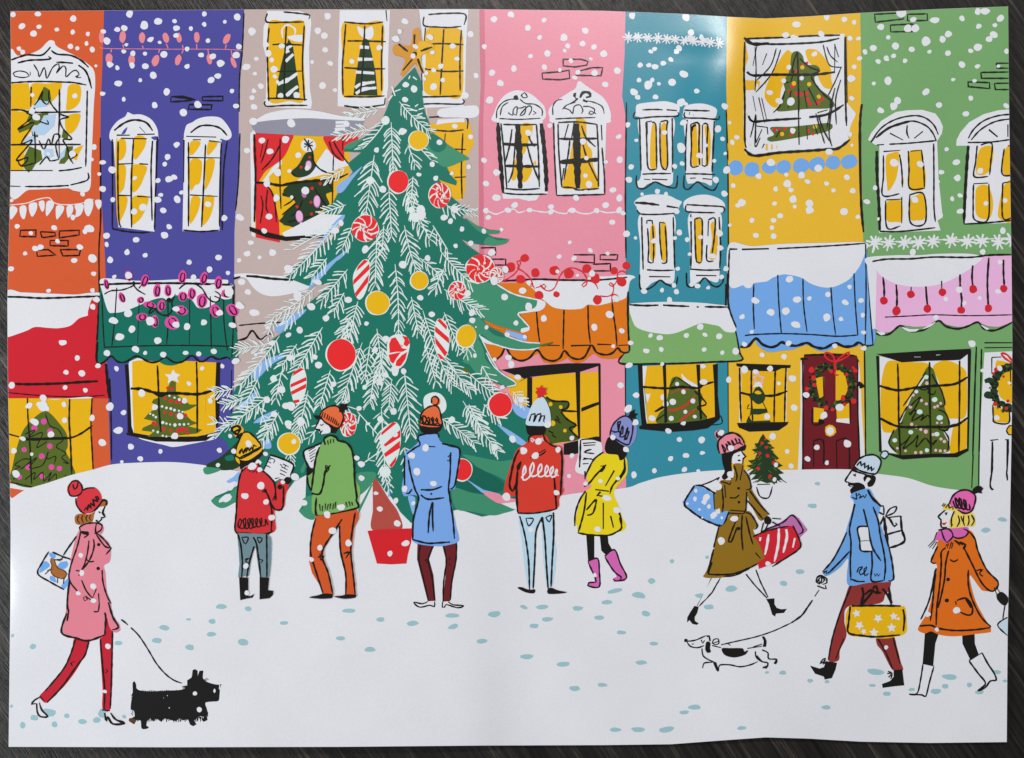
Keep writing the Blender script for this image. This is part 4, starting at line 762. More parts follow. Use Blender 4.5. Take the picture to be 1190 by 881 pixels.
# ---- black scottie
O(60); Obj('scot', 'dog', None, 'shaggy black terrier on a lead in front of the woman in pink'); T(100, 720)
P('dog', '318 430 330 420 342 440 345 470 372 485 450 490 560 485 655 478 690 450 690 415 720 395 728 345 745 338 762 350 762 385 775 350 800 348 798 400 825 425 870 440 905 445 925 440 915 470 912 510 905 555 870 560 815 568 822 600 832 640 825 660 830 685 800 698 790 685 805 665 780 660 740 690 755 715 735 728 708 715 695 680 660 690 640 672 615 695 590 690 560 680 530 675 515 700 500 690 480 675 455 695 440 675 415 700 412 725 430 735 420 745 380 745 372 690 340 690 330 715 290 690 295 675 330 665 325 620 305 615 308 560 318 500')
with batch():
  for _ in range(60):
    x = rnd.uniform(320, 820); y = rnd.uniform(500, 650)
    L(5, [(x, y), (x + rnd.uniform(-6, 6), y + rnd.uniform(20, 45))], 'blk')
with batch():
  for x in range(325, 830, 9):
    y = 672 if x < 800 else 640
    L(8, [(x, y - 8), (x + rnd.uniform(-5, 5), y + rnd.uniform(8, 30))], 'dog')
  for x in range(345, 680, 14): L(5, [(x, 492), (x + rnd.uniform(6, 14), 492 - rnd.uniform(4, 12))], 'dog')
  for y in range(500, 650, 12): L(6, [(322, y), (322 - rnd.uniform(8, 18), y + rnd.uniform(8, 16))], 'dog')
L(5, '800 415 830 400/810 418 838 408/655 460 690 452 660 470'); E('brown', '318 690 26 15 20', .15); E('w', '743 505 15 15 0 773 616 18 18 0 877 487 8 14 0 912 460 4 20 5', .12); D('w', '568 603 4 555 520 3 530 535 2')

# ---- child in red jumper
O(60); person('c1', 'child in a red jumper and yellow bobble hat holding a song sheet open'); T(230, 410); E('skin', '405 750 30 20 0', .1)
part('c1_hair', 'c1', 'hair'); P('k', '290 725 330 700 380 690 430 650 448 660 440 700 400 735 380 760 330 770 290 795')
O(62); part('c1_hat', 'c1', 'hat'); P('haty', '310 545 345 540 390 575 428 620 440 660 400 700 340 735 290 730 255 705 258 660 280 600'); P('haty', '230 510 275 488 312 520 300 560 270 580 245 560'); P('haty', '255 715 280 725 285 760 260 735')
R(8, '310 545 345 542 390 580 428 625 432 645 360 690 300 720 270 712 255 690 265 640 285 590'); L(8, '290 712 340 690 430 640/280 690 290 660 285 690 300 655 310 690 325 650 330 680 340 640 350 670 365 645 375 665 380 630 400 640'); L(12, '240 540 230 515 270 500 290 520 250 540 270 560 280 530/260 580 300 550 275 585'); R(7, '235 520 265 495 290 510 280 545 245 550')
O(61); part('c1_j', 'c1', 'jumper'); T(230, 500)
P('coatr', '305 270 350 240 410 230 420 270 470 305 510 345 530 380 550 350 575 335 620 370 600 440 590 520 560 545 525 545 528 620 530 680 490 705 380 708 300 700 255 690 260 580 268 450 280 340')
L(9, '305 265 285 320 270 420 262 560 256 690 320 702 400 710 480 705 512 685/330 255 300 285/410 225 430 265 480 310 520 360 530 420 525 480/455 400 480 450 515 530 555 545 580 520 585 380/490 490 505 560 500 690'); L(6, '340 275 350 260 355 285 370 268 375 288 395 275 400 292 410 270/440 425 465 405 470 430 440 410/510 480 530 440 535 480')
L(7, '280 670 300 620 285 605 275 660 320 665 325 600 310 610 320 668 350 660 355 600 340 610 350 668 375 660 375 600 362 610 380 665 400 655 405 600 390 610 405 660 430 650 435 600 420 610 435 655 460 650 460 605 480 650'); D('k', '560 388 19 610 345 26')
O(61); part('c1_t', 'c1', 'trousers'); T(240, 560); PS('slate', '208 348 300 352 415 355 440 380 445 420 440 560 430 650 365 655 350 560 335 450 320 450 300 560 290 640 215 650 225 560 218 450'); L(9, '212 350 235 440 245 560 240 650/410 355 412 500 412 650/318 378 340 420 355 520 370 650/325 440 290 560 275 650'); R(7, '240 380 285 380 265 425/345 380 380 385 362 418'); L(8, '262 530 290 520 265 540 285 555/362 530 385 535 370 555')
part('c1_b1', 'c1', 'boot'); PS('k', '222 650 285 655 285 740 270 775 300 780 325 765 315 790 270 798 230 808')
part('c1_b2', 'c1', 'boot'); PS('k', '362 650 428 655 420 740 455 745 455 770 430 795 362 802')
O(60); Obj('sheet1', 'song_sheet', None, 'open song sheet held by the child in red'); T(230, 500)
PS('w', '490 168 570 195 650 238 628 320 600 345 560 330 530 350 445 280'); L(9, '490 168 560 190 652 236 630 310/495 170 450 270'); L(6, '480 185 525 200/500 190 490 205/470 210 500 225/465 240 495 255/580 230 620 250/570 250 612 270/560 270 605 290/560 295 595 310/525 205 515 225/560 232 575 245/600 238 590 258/525 330 555 325')

# ---- boy in green jumper
O(60); person('c2', 'boy in a green jumper, orange trousers and orange hat turning to his sheet'); T(230, 410)
P('w', '830 455 880 470 910 510 900 545 850 555 840 560 825 540 835 528 800 522 818 490'); L(8, '830 455 800 520 830 525 838 560/840 545 850 530/835 490 845 497 858 485')
part('c2_h', 'c2', 'hair'); PS('k', '880 480 910 500 960 515 940 550 905 545 905 515')
O(62); part('c2_hat', 'c2', 'hat'); P('hato', '832 430 850 395 890 370 940 365 975 390 992 430 985 470 955 515 905 495 865 470'); R(8, '832 430 850 395 890 370 940 362 975 390 992 430 985 475 955 515 905 495 865 472'); PS('k', '785 425 835 430 850 455 810 455'); P('k', '965 375 975 345 1000 350 1020 345 1020 370 1028 385 1005 390 985 410 965 405'); L(8, '845 440 855 405/860 445 870 412/878 455 888 420/892 462 900 430/905 470 915 438/918 478 928 445/930 485 940 455/942 495 950 465/955 500 962 480')
O(61); part('c2_j', 'c2', 'jumper'); T(230, 500)
P('coatg', '860 70 880 40 940 45 950 70 1010 90 1050 140 1065 220 1075 330 1108 400 1100 480 1095 530 1000 560 900 575 820 578 780 560 778 460 785 440 750 370 745 310 780 280 800 200 830 120')
L(10, '870 100 860 60 900 35 945 50 955 70 1010 85 1048 130 1065 220 1070 340 1085 460 1080 480 1095 525 1000 555 900 575 810 580 808 460/830 115 805 190 785 330 775 415/775 430 830 435 855 370 870 280 905 240/745 300 750 360 775 415'); L(7, '880 290 872 240 895 260 880 285/905 60 905 90/885 70 890 100/925 60 925 85/830 505 835 550/850 515 848 555/870 500 868 540/890 505 880 545/905 500 900 540/925 500 920 540/940 490 935 535/1010 490 1020 525/1030 485 1040 520/1050 490 1055 515'); P('k', '745 250 790 270 780 290 745 310')
part('c2_t', 'c2', 'trousers'); T(240, 560); PS('trous', '745 232 850 225 1025 190 1042 210 1040 250 1010 310 1000 400 990 500 1000 600 1018 700 1010 775 950 778 950 650 915 480 905 300 850 380 800 460 800 520 840 640 865 770 795 765 770 700 720 620 700 540 705 420 720 320'); L(9, '745 250 718 360 710 480 740 590 795 760/925 255 870 340 800 450 790 520 830 620 862 765/908 300 915 470 950 630 950 770/1015 210 990 370 985 480 1000 620 1015 770'); L(8, '760 515 800 505 780 535 775 490/935 490 975 480 950 520')
part('c2_s1', 'c2', 'shoe'); P('k', '700 788 760 775 800 762 865 768 860 792 780 798')
part('c2_s2', 'c2', 'shoe'); P('k', '870 782 920 778 955 768 1025 772 1018 790 940 798')
O(60); Obj('sheet2', 'song_sheet', None, 'folded song sheet held up by the boy in the green jumper'); T(230, 410); PS('w', '725 675 800 635 840 620 800 720 790 780 760 800 740 760'); L(10, '845 615 790 640 722 675 745 760 780 805'); L(6, '755 670 800 645/760 690 805 660/762 708 800 682/765 725 798 705/770 745 792 728')

# ---- adult in blue coat
O(60); person('a1', 'adult in a long blue coat and orange bobble hat seen from behind'); T(380, 510)
part('a1_t', 'a1', 'trousers'); T(440, 580); PS('mar', '265 285 385 300 345 410 375 520 390 695 335 698 300 560 262 410'); PS('mar', '430 300 535 285 530 420 500 600 488 698 438 700 455 540 460 420'); L(8, '290 290 275 410 310 560 340 695/380 305 340 410 365 540 382 695/440 310 462 420 445 560 440 700/532 290 528 420 500 560 490 690'); L(8, '315 420 340 410 325 440/480 400 490 410 480 415/480 450 488 440')
part('a1_s1', 'a1', 'shoe'); PS('w', '240 705 340 700 380 700 385 735 280 740'); L(7, '335 700 300 715 240 705 280 738 350 725 380 735 382 700')
part('a1_s2', 'a1', 'shoe'); PS('w', '438 705 480 700 580 728 540 742 440 738'); L(7, '438 700 435 738 450 738 460 720 540 742 580 728 510 722 475 702')
O(61); part('a1_c', 'a1', 'coat'); T(380, 410); P('coatb', '630 600 625 570 680 550 755 555 770 600 830 640 905 665 905 760 880 900 870 930 835 945 850 1020 880 1180 900 1280 840 1310 740 1320 590 1290 590 1180 625 1000 580 970 530 980 510 930 525 820 530 690 580 650')
L(9, '625 605 625 568 690 552 755 552 762 580/545 690 600 650 635 630 628 600/530 700 528 800 530 910/555 730 570 820 600 930 625 1000 590 1130 585 1280/785 620 850 635 905 660 895 780 870 910 840 930/845 680 840 830 830 920 840 1000 860 1140 870 1270/690 640 740 642/585 1275 680 1300 760 1298 840 1292/640 935 720 935 785 912/640 970 690 1000 800 990/720 1020 700 1100 690 1230/722 1020 720 1120 725 1220/540 960 560 960 580 930'); L(7, '825 710 840 700 835 740 820 735'); D('k', '712 964 7')
part('a1_hair', 'a1', 'hair'); P('k', '632 485 660 490 780 480 785 515 750 548 680 552 640 535')
O(62); part('a1_hat', 'a1', 'hat'); P('hato', '635 490 640 420 670 380 720 362 760 370 775 420 780 495 720 508 660 500'); E('hato', '742 330 32 32 0', .05); R(8, '635 480 645 415 690 372 745 362 768 390 778 440 776 495'); L(8, '715 345 715 310 740 298 762 320 750 355 725 355'); L(8, '640 430 660 490 680 450 655 430 660 480 700 490 695 440 680 450 705 495 725 480 722 440 710 450 735 490 755 480 750 445 740 460 770 490')

# ---- adult in red jumper
O(62); person('a2', 'adult in a red jumper, pale jeans and pale blue bobble hat'); T(570, 460); E('skin', '320 285 40 14 0', .1)
part('a2_t', 'a2', 'jeans'); T(560, 570); PS('denim', '245 160 490 150 492 300 510 420 500 560 480 665 440 660 418 480 405 210 380 260 365 440 355 665 315 660 290 520 270 340'); L(9, '258 175 285 270 305 370 320 500 325 680/410 185 370 280 362 440 350 670/412 180 430 330 440 500 452 670/488 150 490 300 480 480 472 660'); R(7, '300 190 352 195 320 242/435 185 475 170 460 215'); PS('k', '400 185 420 185 425 235 405 215')
part('a2_s1', 'a2', 'shoe'); P('k', '242 665 270 660 320 678 362 675 358 702 300 696')
part('a2_s2', 'a2', 'shoe'); P('k', '450 672 475 665 520 682 582 696 520 706 450 704')
O(63); part('a2_j', 'a2', 'jumper'); T(570, 460); P('coatr2', '260 300 270 270 330 262 385 275 415 330 480 345 496 400 490 600 500 650 470 700 465 760 400 785 300 800 185 800 182 690 110 690 92 640 110 560 150 440 180 370 240 325')
L(11, '195 370 165 430 140 540 130 610 150 650 175 600 185 510/185 515 178 650 185 795/435 560 445 690 450 770/480 360 490 440 485 560 478 680'); L(8, '260 320 265 280 310 265 360 265 372 300 415 335 480 360/185 800 290 802 400 785 455 770/270 425 375 365/310 415 350 400 380 375'); P('k', '178 480 210 445 205 490 185 515')
L(10, '210 560 240 520 235 475 220 530 225 575 260 560 295 500 290 455 270 500 275 545 310 545 350 500 345 465 325 500 330 550 365 545 395 500 385 475 372 510 380 550 410 540 430 500 425 480 405 520 420 555 450 540 455 500 440 530 465 545', 'w'); L(8, '275 290 300 300 285 315 275 300/350 285 360 310', 'w')
part('a2_hair', 'a2', 'hair'); P('k', '245 195 300 200 370 195 378 230 360 265 300 270 255 262')
O(64); part('a2_hat', 'a2', 'hat'); P('hatb', '242 195 255 130 285 60 320 20 360 10 395 70 410 130 408 190 370 205 300 205'); T(570, 400); PS('redd', '345 278 360 298 385 300 378 325 385 345 365 345 340 368 318 365 322 345 305 325 320 315 310 295 335 300'); L(8, '265 525 280 480 305 475 295 530 320 480 345 475 330 530 350 490 370 490 362 525 370 535')

# ---- child in yellow coat
O(60); person('c3', 'child in a yellow coat, pink boots and lilac bobble hat'); T(570, 460); E('skin', '655 600 20 14 0', .1)
part('c3_l1', 'c3', 'stocking'); T(560, 570); PS('k', '712 300 768 300 768 470 725 485')
part('c3_l2', 'c3', 'stocking'); PS('k', '805 310 860 305 865 360 890 405 850 445 815 410')
part('c3_b1', 'c3', 'boot'); PS('boot', '722 485 790 465 800 560 802 660 722 655 725 635 770 625 765 580'); L(8, '722 485 790 465 802 560 800 658 722 650 730 630 780 625 775 600 725 490')
part('c3_b2', 'c3', 'boot'); PS('boot', '838 450 905 405 945 500 990 595 975 620 900 625 895 600 920 590 905 550'); L(8, '838 450 905 405 945 500 988 595 920 618 895 605/840 455 900 550 955 595 940 610')
O(61); part('c3_c', 'c3', 'coat'); T(570, 460); P('coaty', '780 395 830 395 920 420 935 470 930 540 880 600 850 640 845 680 880 760 900 830 928 886 901 926 861 931 801 951 681 946 601 931 590 880 575 890 580 850 600 760 640 660 690 620 660 580 665 520 690 470 740 400')
L(9, '770 385 710 430 670 500 645 555/645 515 645 570/640 620 680 590 720 540 790 470/915 430 910 510 860 580 830 620 815 670/920 470 915 520 870 585/650 650 610 710 580 800 575 890/655 660 640 780 615 880 598 935/770 730 770 910/860 760 890 830 895 890/820 820 840 900/715 640 810 652/725 685 750 655 735 680 765 685/655 780 720 710 700 800 660 815/845 510 785 615')
L(9, '596 936 681 950 800 953 860 930 895 900 880 830'); P('k', '745 520 775 470 785 490 760 522'); L(6, '750 480 790 478')
part('c3_hair', 'c3', 'hair'); P('k', '810 280 850 300 930 340 935 380 915 430 880 440 870 405 800 395 780 360 790 310')
O(62); part('c3_hat', 'c3', 'hat'); P('lilac', '815 275 830 215 870 160 920 138 965 160 998 210 990 290 950 345 900 335 850 300'); R(8, '815 270 830 210 870 160 920 138 965 165 972 220 960 290 930 335') ; P('k', '940 140 965 105 985 90 985 120 1005 125 985 145 1000 155 970 155'); L(10, '960 130 1005 125/975 100 985 150/950 105 990 150'); L(8, '835 245 870 245 880 200 890 175 870 180 875 240 900 260 905 220 900 205 885 280 920 270 930 230 940 215 915 300 935 280 945 240 930 300/820 235 850 250')
O(60); Obj('sheet3', 'song_sheet', None, 'white song sheet held by the child in the yellow coat'); P('w', '600 300 615 290 690 300 755 320 760 400 720 420 680 480 670 530 640 540 585 520 580 480 600 400'); L(9, '615 300 612 400 608 490'); L(7, '630 325 720 318/635 340 715 335/650 375 690 365 640 385 710 395/635 425 700 435/630 435 690 428/630 465 670 462/620 300 690 295 750 312')

# ---- woman in mustard coat
O(60); person('wm', 'woman in a mustard coat and pink bobble hat carrying shopping bags'); T(780, 490)
PS('w', '415 225 480 200 495 205 490 225 508 238 495 255 485 290 430 292 415 280'); L(8, '480 200 492 220 508 238 492 252 488 290/455 235 470 228'); E('k', '464 265 12 6 0', .1)
part('wm_l1', 'wm', 'leg'); T(780, 600); LS(7, '278 418 240 510 178 610/335 420 280 520 190 615'); PS('w', '280 418 333 420 240 560 180 610')
part('wm_l2', 'wm', 'leg'); PS('w', '512 395 578 365 660 556'); LS(7, '510 395 570 470 655 560/578 365 610 450 662 555'); L(9, '512 395 580 480')
part('wm_hair', 'wm', 'hair'); T(780, 490); P('k', '350 225 400 215 460 195 500 150 512 175 505 195 460 205 425 225 412 270 415 330 430 370 415 410 400 360 385 385 360 398 345 375 365 340 350 280')
O(62); part('wm_hat', 'wm', 'hat'); P('hatp', '320 180 330 120 370 85 420 70 470 95 500 145 470 190 400 215 355 228 330 205'); P('hatp', '295 80 320 55 350 60 345 90 320 130 310 115'); L(10, '330 215 318 165 330 120 380 85 430 78 480 110 500 150'); L(15, '345 228 420 210 480 180 508 160'); L(12, '330 60 312 80 318 108 340 90'); L(8, '345 155 365 215 370 190 350 160/375 150 385 195 390 170 372 150 395 180 410 165 385 135 410 170 430 155 410 125 430 160 450 145 435 115 455 150 470 140 460 115 475 150 490 160')
O(61); part('wm_coat', 'wm', 'coat'); P('mustd', '425 290 490 290 495 330 530 370 550 460 600 540 660 635 630 670 600 670 540 560 515 500 510 600 545 620 585 710 560 740 600 830 640 930 600 970 520 1010 400 1055 300 1068 220 1060 240 1020 290 880 320 740 370 690 400 620 370 610 340 620 330 590 300 600 300 500 325 430 340 400 400 400 420 380 430 340')
L(8, '430 300 450 370 440 410/490 300 470 400/495 330 530 380 545 455 510 465/515 480 510 600 490 630/535 470 600 560 670 635/520 540 580 610 630 670/400 520 440 520 465 500/400 625 490 630/400 605 500 612/460 640 420 730 390 820 410 822 450 720/485 640 480 760 490 880/510 650 540 780 560 840/510 620 550 640 590 715 565 735/290 860 310 780 330 700/340 410 380 420 400 430 410 410/345 440 355 540 350 620/290 480 295 600/365 430 372 520')
L(9, '250 1040 300 1045 420 1040 520 1005 590 970/575 895 610 935/290 870 250 1035 280 960'); L(7, '360 1058 440 1048 540 1000')
D('k', '460 455 10 463 550 10 461 730 12')
part('wm_gl', 'wm', 'glove'); P('k', '635 660 660 645 685 670 675 700 640 695')
part('wm_bt1', 'wm', 'boot'); T(780, 600); PS('k', '158 612 188 618 178 660 160 690 162 715 188 732 175 742 145 735 125 710 108 725 110 690 130 655')
part('wm_bt2', 'wm', 'boot'); PS('k', '648 565 705 560 705 600 720 625 750 635 790 632 770 660 715 665 710 685 690 672 680 640 668 600')
O(60); Obj('bag2', 'shopping_bag', None, 'blue bag with white spots over the arm of the mustard coat'); T(780, 490)
PS('sky', '75 550 160 435 210 445 280 490 380 520 425 560 390 630 350 710 260 685 200 660 100 580'); L(10, '160 435 90 555 130 605 200 655 270 690 350 710 390 630 425 560 380 520 300 490 215 440 165 435'); L(7, '190 440 270 410 330 380/315 400 330 380')
E('w', '168 472 12 14 0 162 528 14 16 0 240 520 20 30 30 225 550 18 18 0 258 580 14 15 0 192 600 9 9 0 110 560 9 9 0 345 656 9 11 0 320 610 16 20 0 290 640 26 20 -40 212 655 7 7 0 390 565 8 10 0', .15)
O(61); Obj('bag3', 'shopping_bag', None, 'mauve bag behind the red and white striped bag'); PS('mauve', '640 740 740 690 830 632 870 660 930 740 880 790 800 800'); L(8, '610 765 640 740 760 690 830 640 900 740 870 770')
O(62); Obj('bag4', 'shopping_bag', None, 'red and white striped bag in the hand of the mustard coat'); PS('red', '565 785 680 740 800 710 840 715 870 790 885 840 860 890 780 940 600 1005 590 960 640 930 610 850'); L(8, '560 785 640 750 740 725 800 715/830 710 865 780 885 845 860 880 800 920 690 990/640 745 660 700 650 720/690 660 750 665/630 690 612 760/690 685 745 715')
L(16, '610 790 605 815/665 770 655 840 640 910/735 730 730 840 705 955/785 735 790 790 765 895/845 795 830 860', 'w')

# ---- dachshund
O(60); Obj('dachs', 'dog', None, 'white dachshund with a black saddle patch on a lead'); T(780, 660)
P('w', '100 495 130 500 200 480 240 460 275 480 330 510 400 540 520 548 620 540 665 600 670 660 610 640 560 660 460 675 340 655 320 700 310 660 260 640 225 620 215 560 140 540')
L(7, '95 490 108 500 160 495 210 475 240 462/105 500 130 535 180 545 225 530/210 550 218 600 260 630 300 650 320 690/215 685 225 650 280 645/290 650 320 705 330 665 400 662 470 675 540 662 590 640/575 570 580 610 620 640 660 650 650 685 625 680/620 560 660 580 665 620 720 625 715 655 700 650/280 530 340 545/385 515 405 530/520 550 620 535/140 520 155 520/205 490 215 515 228 495/560 540 620 520'); L(12, '300 645 322 705/580 600 620 642/625 682 660 668/705 655 718 628')
D('k', '100 495 13'); P('k', '240 505 268 510 265 550 272 575 245 580 232 560'); P('k', '345 550 400 548 490 550 500 572 525 560 510 590 450 610 400 608 360 590'); L(12, '242 468 258 465 265 500/625 470 645 500 640 540'); P('k', '618 465 645 500 645 535 625 540 632 500'); R(6, '280 515 290 490 320 485 325 515 300 525'); L(6, '285 515 325 500')
Obj('lead2', 'dog_lead', None, 'long curved lead from the bearded man to the dachshund'); L(6, '340 525 450 500 580 470 700 430 820 375'); L(9, '820 375 890 325 930 270 965 220/980 195 1010 150'); L(6, '960 222 940 255')

# ---- bearded man
O(60); person('mn', 'bearded man in a blue coat, red trousers and pale blue hat walking the dachshund'); T(920, 520)
PS('w', '415 150 500 180 545 190 540 260 490 275 400 240 362 228'); L(9, '415 150 365 228 390 238 388 262'); L(9, '420 185 438 197/425 192 440 180')
part('mn_h1', 'mn', 'hand'); T(920, 640); P('w', '160 200 180 170 230 175 245 205 235 250 190 255'); L(8, '165 210 175 180 205 170 240 195 240 220 210 230/170 220 200 180 225 200 200 225/185 190 190 225/175 240 200 250 235 260 230 235'); R(8, '175 185 200 170 205 200 190 225 168 215')
part('mn_h2', 'mn', 'hand'); P('w', '565 205 615 205 620 260 580 270')
T(920, 520); part('mn_beard', 'mn', 'beard'); P('k', '385 240 420 242 460 240 495 258 500 290 450 310 410 320 398 290 415 270 395 270'); L(6, '400 262 420 265', 'w')
part('mn_hair', 'mn', 'hair'); P('k', '415 135 450 160 520 185 570 195 572 230 550 265 520 268 515 245 540 215 515 205 500 235 488 210 500 190 450 175 412 160')
O(62); part('mn_hat', 'mn', 'hat'); P('hatb', '425 125 460 80 510 55 560 50 600 75 610 110 590 160 565 185 500 170'); R(9, '425 125 460 80 510 55 565 52 605 80 608 115 590 160 568 182 500 170 450 150'); P('hatb', '605 55 625 25 655 30 660 55 630 80'); R(7, '605 55 625 25 655 30 660 50 632 78'); L(9, '445 125 470 95 475 125 500 105 498 140 525 120 520 155 545 130 545 160 565 140')
O(61); part('mn_tr', 'mn', 'trousers'); T(920, 640); P('choc', '415 215 560 200 670 195 670 260 640 300 600 360 390 380 360 470 375 560 365 610 330 680 320 750 250 750 270 640 300 500 360 330'); P('choc', '585 585 690 580 720 660 745 760 760 815 690 815 620 690 582 640'); L(8, '415 220 370 330 330 430 280 590 250 745/355 600 300 740/585 595 640 690 690 810/690 585 715 680 740 770')
part('mn_b1', 'mn', 'boot'); PS('k', '125 785 190 805 220 795 235 755 310 765 300 810 275 870 225 880 220 860 160 840'); L(8, '225 755 195 770 215 740 230 735 215 775 240 755')
part('mn_b2', 'mn', 'boot'); T(990, 680); PS('k', '285 580 345 575 350 620 358 685 300 690 210 702 205 675 260 655 285 625'); L(8, '245 590 275 600 240 605/250 630 275 605 265 640')
O(62); part('mn_c', 'mn', 'coat'); T(920, 520); P('bluej', '400 340 420 310 520 280 550 310 570 350 605 400 590 480 620 560 650 660 690 780 695 900 640 920 520 925 420 945 380 930 378 860 385 760 330 820 250 875 220 870 240 820 300 740 350 640 385 520 425 380')
L(9, '440 310 445 355/430 385 415 460 395 560 405 650 400 800 405 910/490 420 510 500 540 640 560 700 610 775/555 405 590 500 605 600 630 720 640 820 630 910/605 395 560 350 530 310/445 355 410 340/410 900 450 915 500 915/545 700 550 800 545 910 625 910/665 690 685 780 695 900 660 910/375 580 340 660 280 770 210 850/395 710 340 770 250 860'); L(12, '430 390 412 470/520 290 550 345 605 400'); L(7, '450 330 460 315 470 330 460 350 490 330 500 345 510 320/445 855 460 820 485 815 460 850 470 870 500 850 515 815 495 830 500 875 525 860/565 860 570 880 585 862 590 880 605 862'); L(8, '215 860 240 840 235 865 255 850')
PS('w', '452 548 520 540 530 640 550 705 475 705 462 640'); L(9, '520 540 452 548 465 640 475 705 555 708'); L(6, '465 640 530 635')
O(60); Obj('gift', 'gift_box', None, 'white gift box with a black bow under the arm of the bearded man'); PS('w', '590 480 740 465 770 640 660 690 620 560'); L(12, '745 468 752 560 772 635 720 670 655 688'); L(9, '650 480 745 468/620 605 700 580 760 565'); L(16, '632 480 640 560 660 680'); R(8, '640 470 670 420 715 405 700 445/630 460 595 440 590 410 625 400'); L(10, '640 470 670 490 700 540 720 525 708 515/630 470 600 540 610 550')
O(64); Obj('bag5', 'shopping_bag', None, 'yellow bag with white stars in the hand of the bearded man'); T(920, 640); P('gold', '390 385 400 375 600 380 745 378 775 390 785 470 780 560 700 590 620 600 500 590 385 570 368 450')
for x, y, r in ((443, 428, 30), (590, 462, 33), (697, 448, 30), (462, 510, 33), (682, 526, 34), (562, 560, 34), (492, 552, 22), (728, 465, 14)):
    a0 = rnd.uniform(0, 1); PS('w', ' '.join('%f %f' % (x + r * (1 if i % 2 == 0 else .48) * math.cos(a0 + i * .628), y + r * (1 if i % 2 == 0 else .48) * math.sin(a0 + i * .628)) for i in range(10)))
L(10, '400 380 390 480 388 560 480 580 580 588 740 575/410 378 560 375 745 378/760 400 770 460 762 550'); L(12, '480 250 490 300 478 365 560 270/620 260 660 310 680 370/665 250 670 300 685 360/500 300 540 270 580 290 610 285/555 260 575 240 590 290'); L(8, '560 285 590 280 610 290')

# ---- woman in orange coat (right)
O(60); person('wr', 'blond woman in an orange coat, pink scarf and white boots at the right edge'); T(990, 560)
PS('w', '640 190 690 200 690 300 620 312 608 285 605 255 590 238'); L(9, '638 192 590 238 608 258 610 308 650 310/635 210 648 225/650 208 640 228'); P('redd', '612 285 625 278 632 280 650 272 640 290 628 298')
part('wr_hair', 'wr', 'hair'); P('blond', '640 150 690 165 760 210 830 215 840 300 780 305 740 320 670 315 665 260 690 200 620 190'); L(8, '615 165 630 145/625 170 640 150/640 180 660 150 665 180 690 165 690 190/700 200 680 250 680 310/725 230 735 270 715 310/765 230 760 270 770 300/795 230 800 270 790 300/815 225 835 265 815 300/680 300 690 290/745 235 755 270')
O(62); part('wr_hat', 'wr', 'hat'); P('hpink', '665 150 690 95 730 62 790 55 835 80 840 130 825 190 770 215 720 185'); L(9, '665 150 690 95 740 60 800 60 842 95 838 150 815 200 770 215 720 190'); P('k', '825 50 860 25 880 30 898 45 885 65 890 80 860 75 830 85'); L(9, '690 130 710 180 730 150 705 110 720 170 750 180 745 120 730 110 745 175 780 185 775 130 760 120 775 180 805 190 800 150')
O(61); part('wr_st1', 'wr', 'stocking'); T(990, 680); PS('k', '500 300 545 290 600 310 570 400 555 555 482 540 490 440')
part('wr_st2', 'wr', 'stocking'); PS('k', '752 330 838 330 840 400 865 470 810 515 755 400')
part('wr_b1', 'wr', 'boot'); PS('w', '485 540 560 552 530 680 510 755 390 745 450 720 470 640'); L(8, '485 540 470 640 445 740 390 745 480 750 505 758 530 660 560 555'); L(8, '482 535 560 552')
part('wr_b2', 'wr', 'boot'); PS('w', '800 515 890 465 930 540 985 640 945 655 870 720 910 680'); L(9, '800 518 860 600 912 672 860 720 910 700 945 655 985 648 970 600 930 540 888 462'); L(8, '800 515 888 462')
O(62); part('wr_c', 'wr', 'coat'); T(990, 560); P('orgc', '600 390 700 380 800 330 840 380 860 470 920 600 1000 690 975 740 900 745 870 720 805 640 840 800 900 920 950 1000 950 1025 840 1040 700 1055 600 1045 540 1020 500 1035 450 1010 480 950 520 880 560 720 580 600 575 560 545 540 575 450')
L(9, '585 440 540 545 575 555/640 450 610 480 610 560 600 700 580 860 575 980/660 470 640 560 630 680 590 860/575 590 560 720 550 840 535 950/570 600 530 800 470 940/670 530 695 545 725 530/800 340 840 390 860 470 920 600 998 685 975 740 935 740 880 680 820 560 760 440/795 600 795 700 820 800 880 920 950 990/700 400 760 430/460 985 540 980 590 1000 700 1015 840 1010 945 995/715 810 780 795 820 850 820 900 790 910 740 890/708 815 712 840/850 605 890 600 870 625 895 645'); L(14, '735 415 775 430 760 460/780 800 815 860')
D('k', '656 667 13 648 810 15')
part('wr_sc', 'wr', 'scarf'); P('boot', '590 335 660 320 720 315 790 310 795 345 760 385 710 380 680 400 640 420 610 395 560 400 575 360'); L(8, '590 330 660 322 690 370 650 415/610 330 630 390 650 415/690 372 720 385 770 375 795 340 760 320/580 345 560 400'); L(6, '560 400 520 440/570 405 530 450/580 410 550 458/660 420 650 450/680 410 665 460/690 415 680 455/700 400 740 435/650 425 640 440')
part('wr_gl', 'wr', 'glove'); P('blk', '985 775 1020 750 1060 780 1070 810 1050 845 1020 835 990 800'); L(6, '970 720 990 770/985 715 1010 755')
O(61); Obj('bag6', 'shopping_bag', None, 'pale blue bag cut by the right edge under the orange coat'); T(990, 680); PS('hatb', '995 270 1062 220 1120 260 1120 400 1062 345'); L(7, '1045 140 1035 200 1030 240/1062 220 995 272 1062 345')
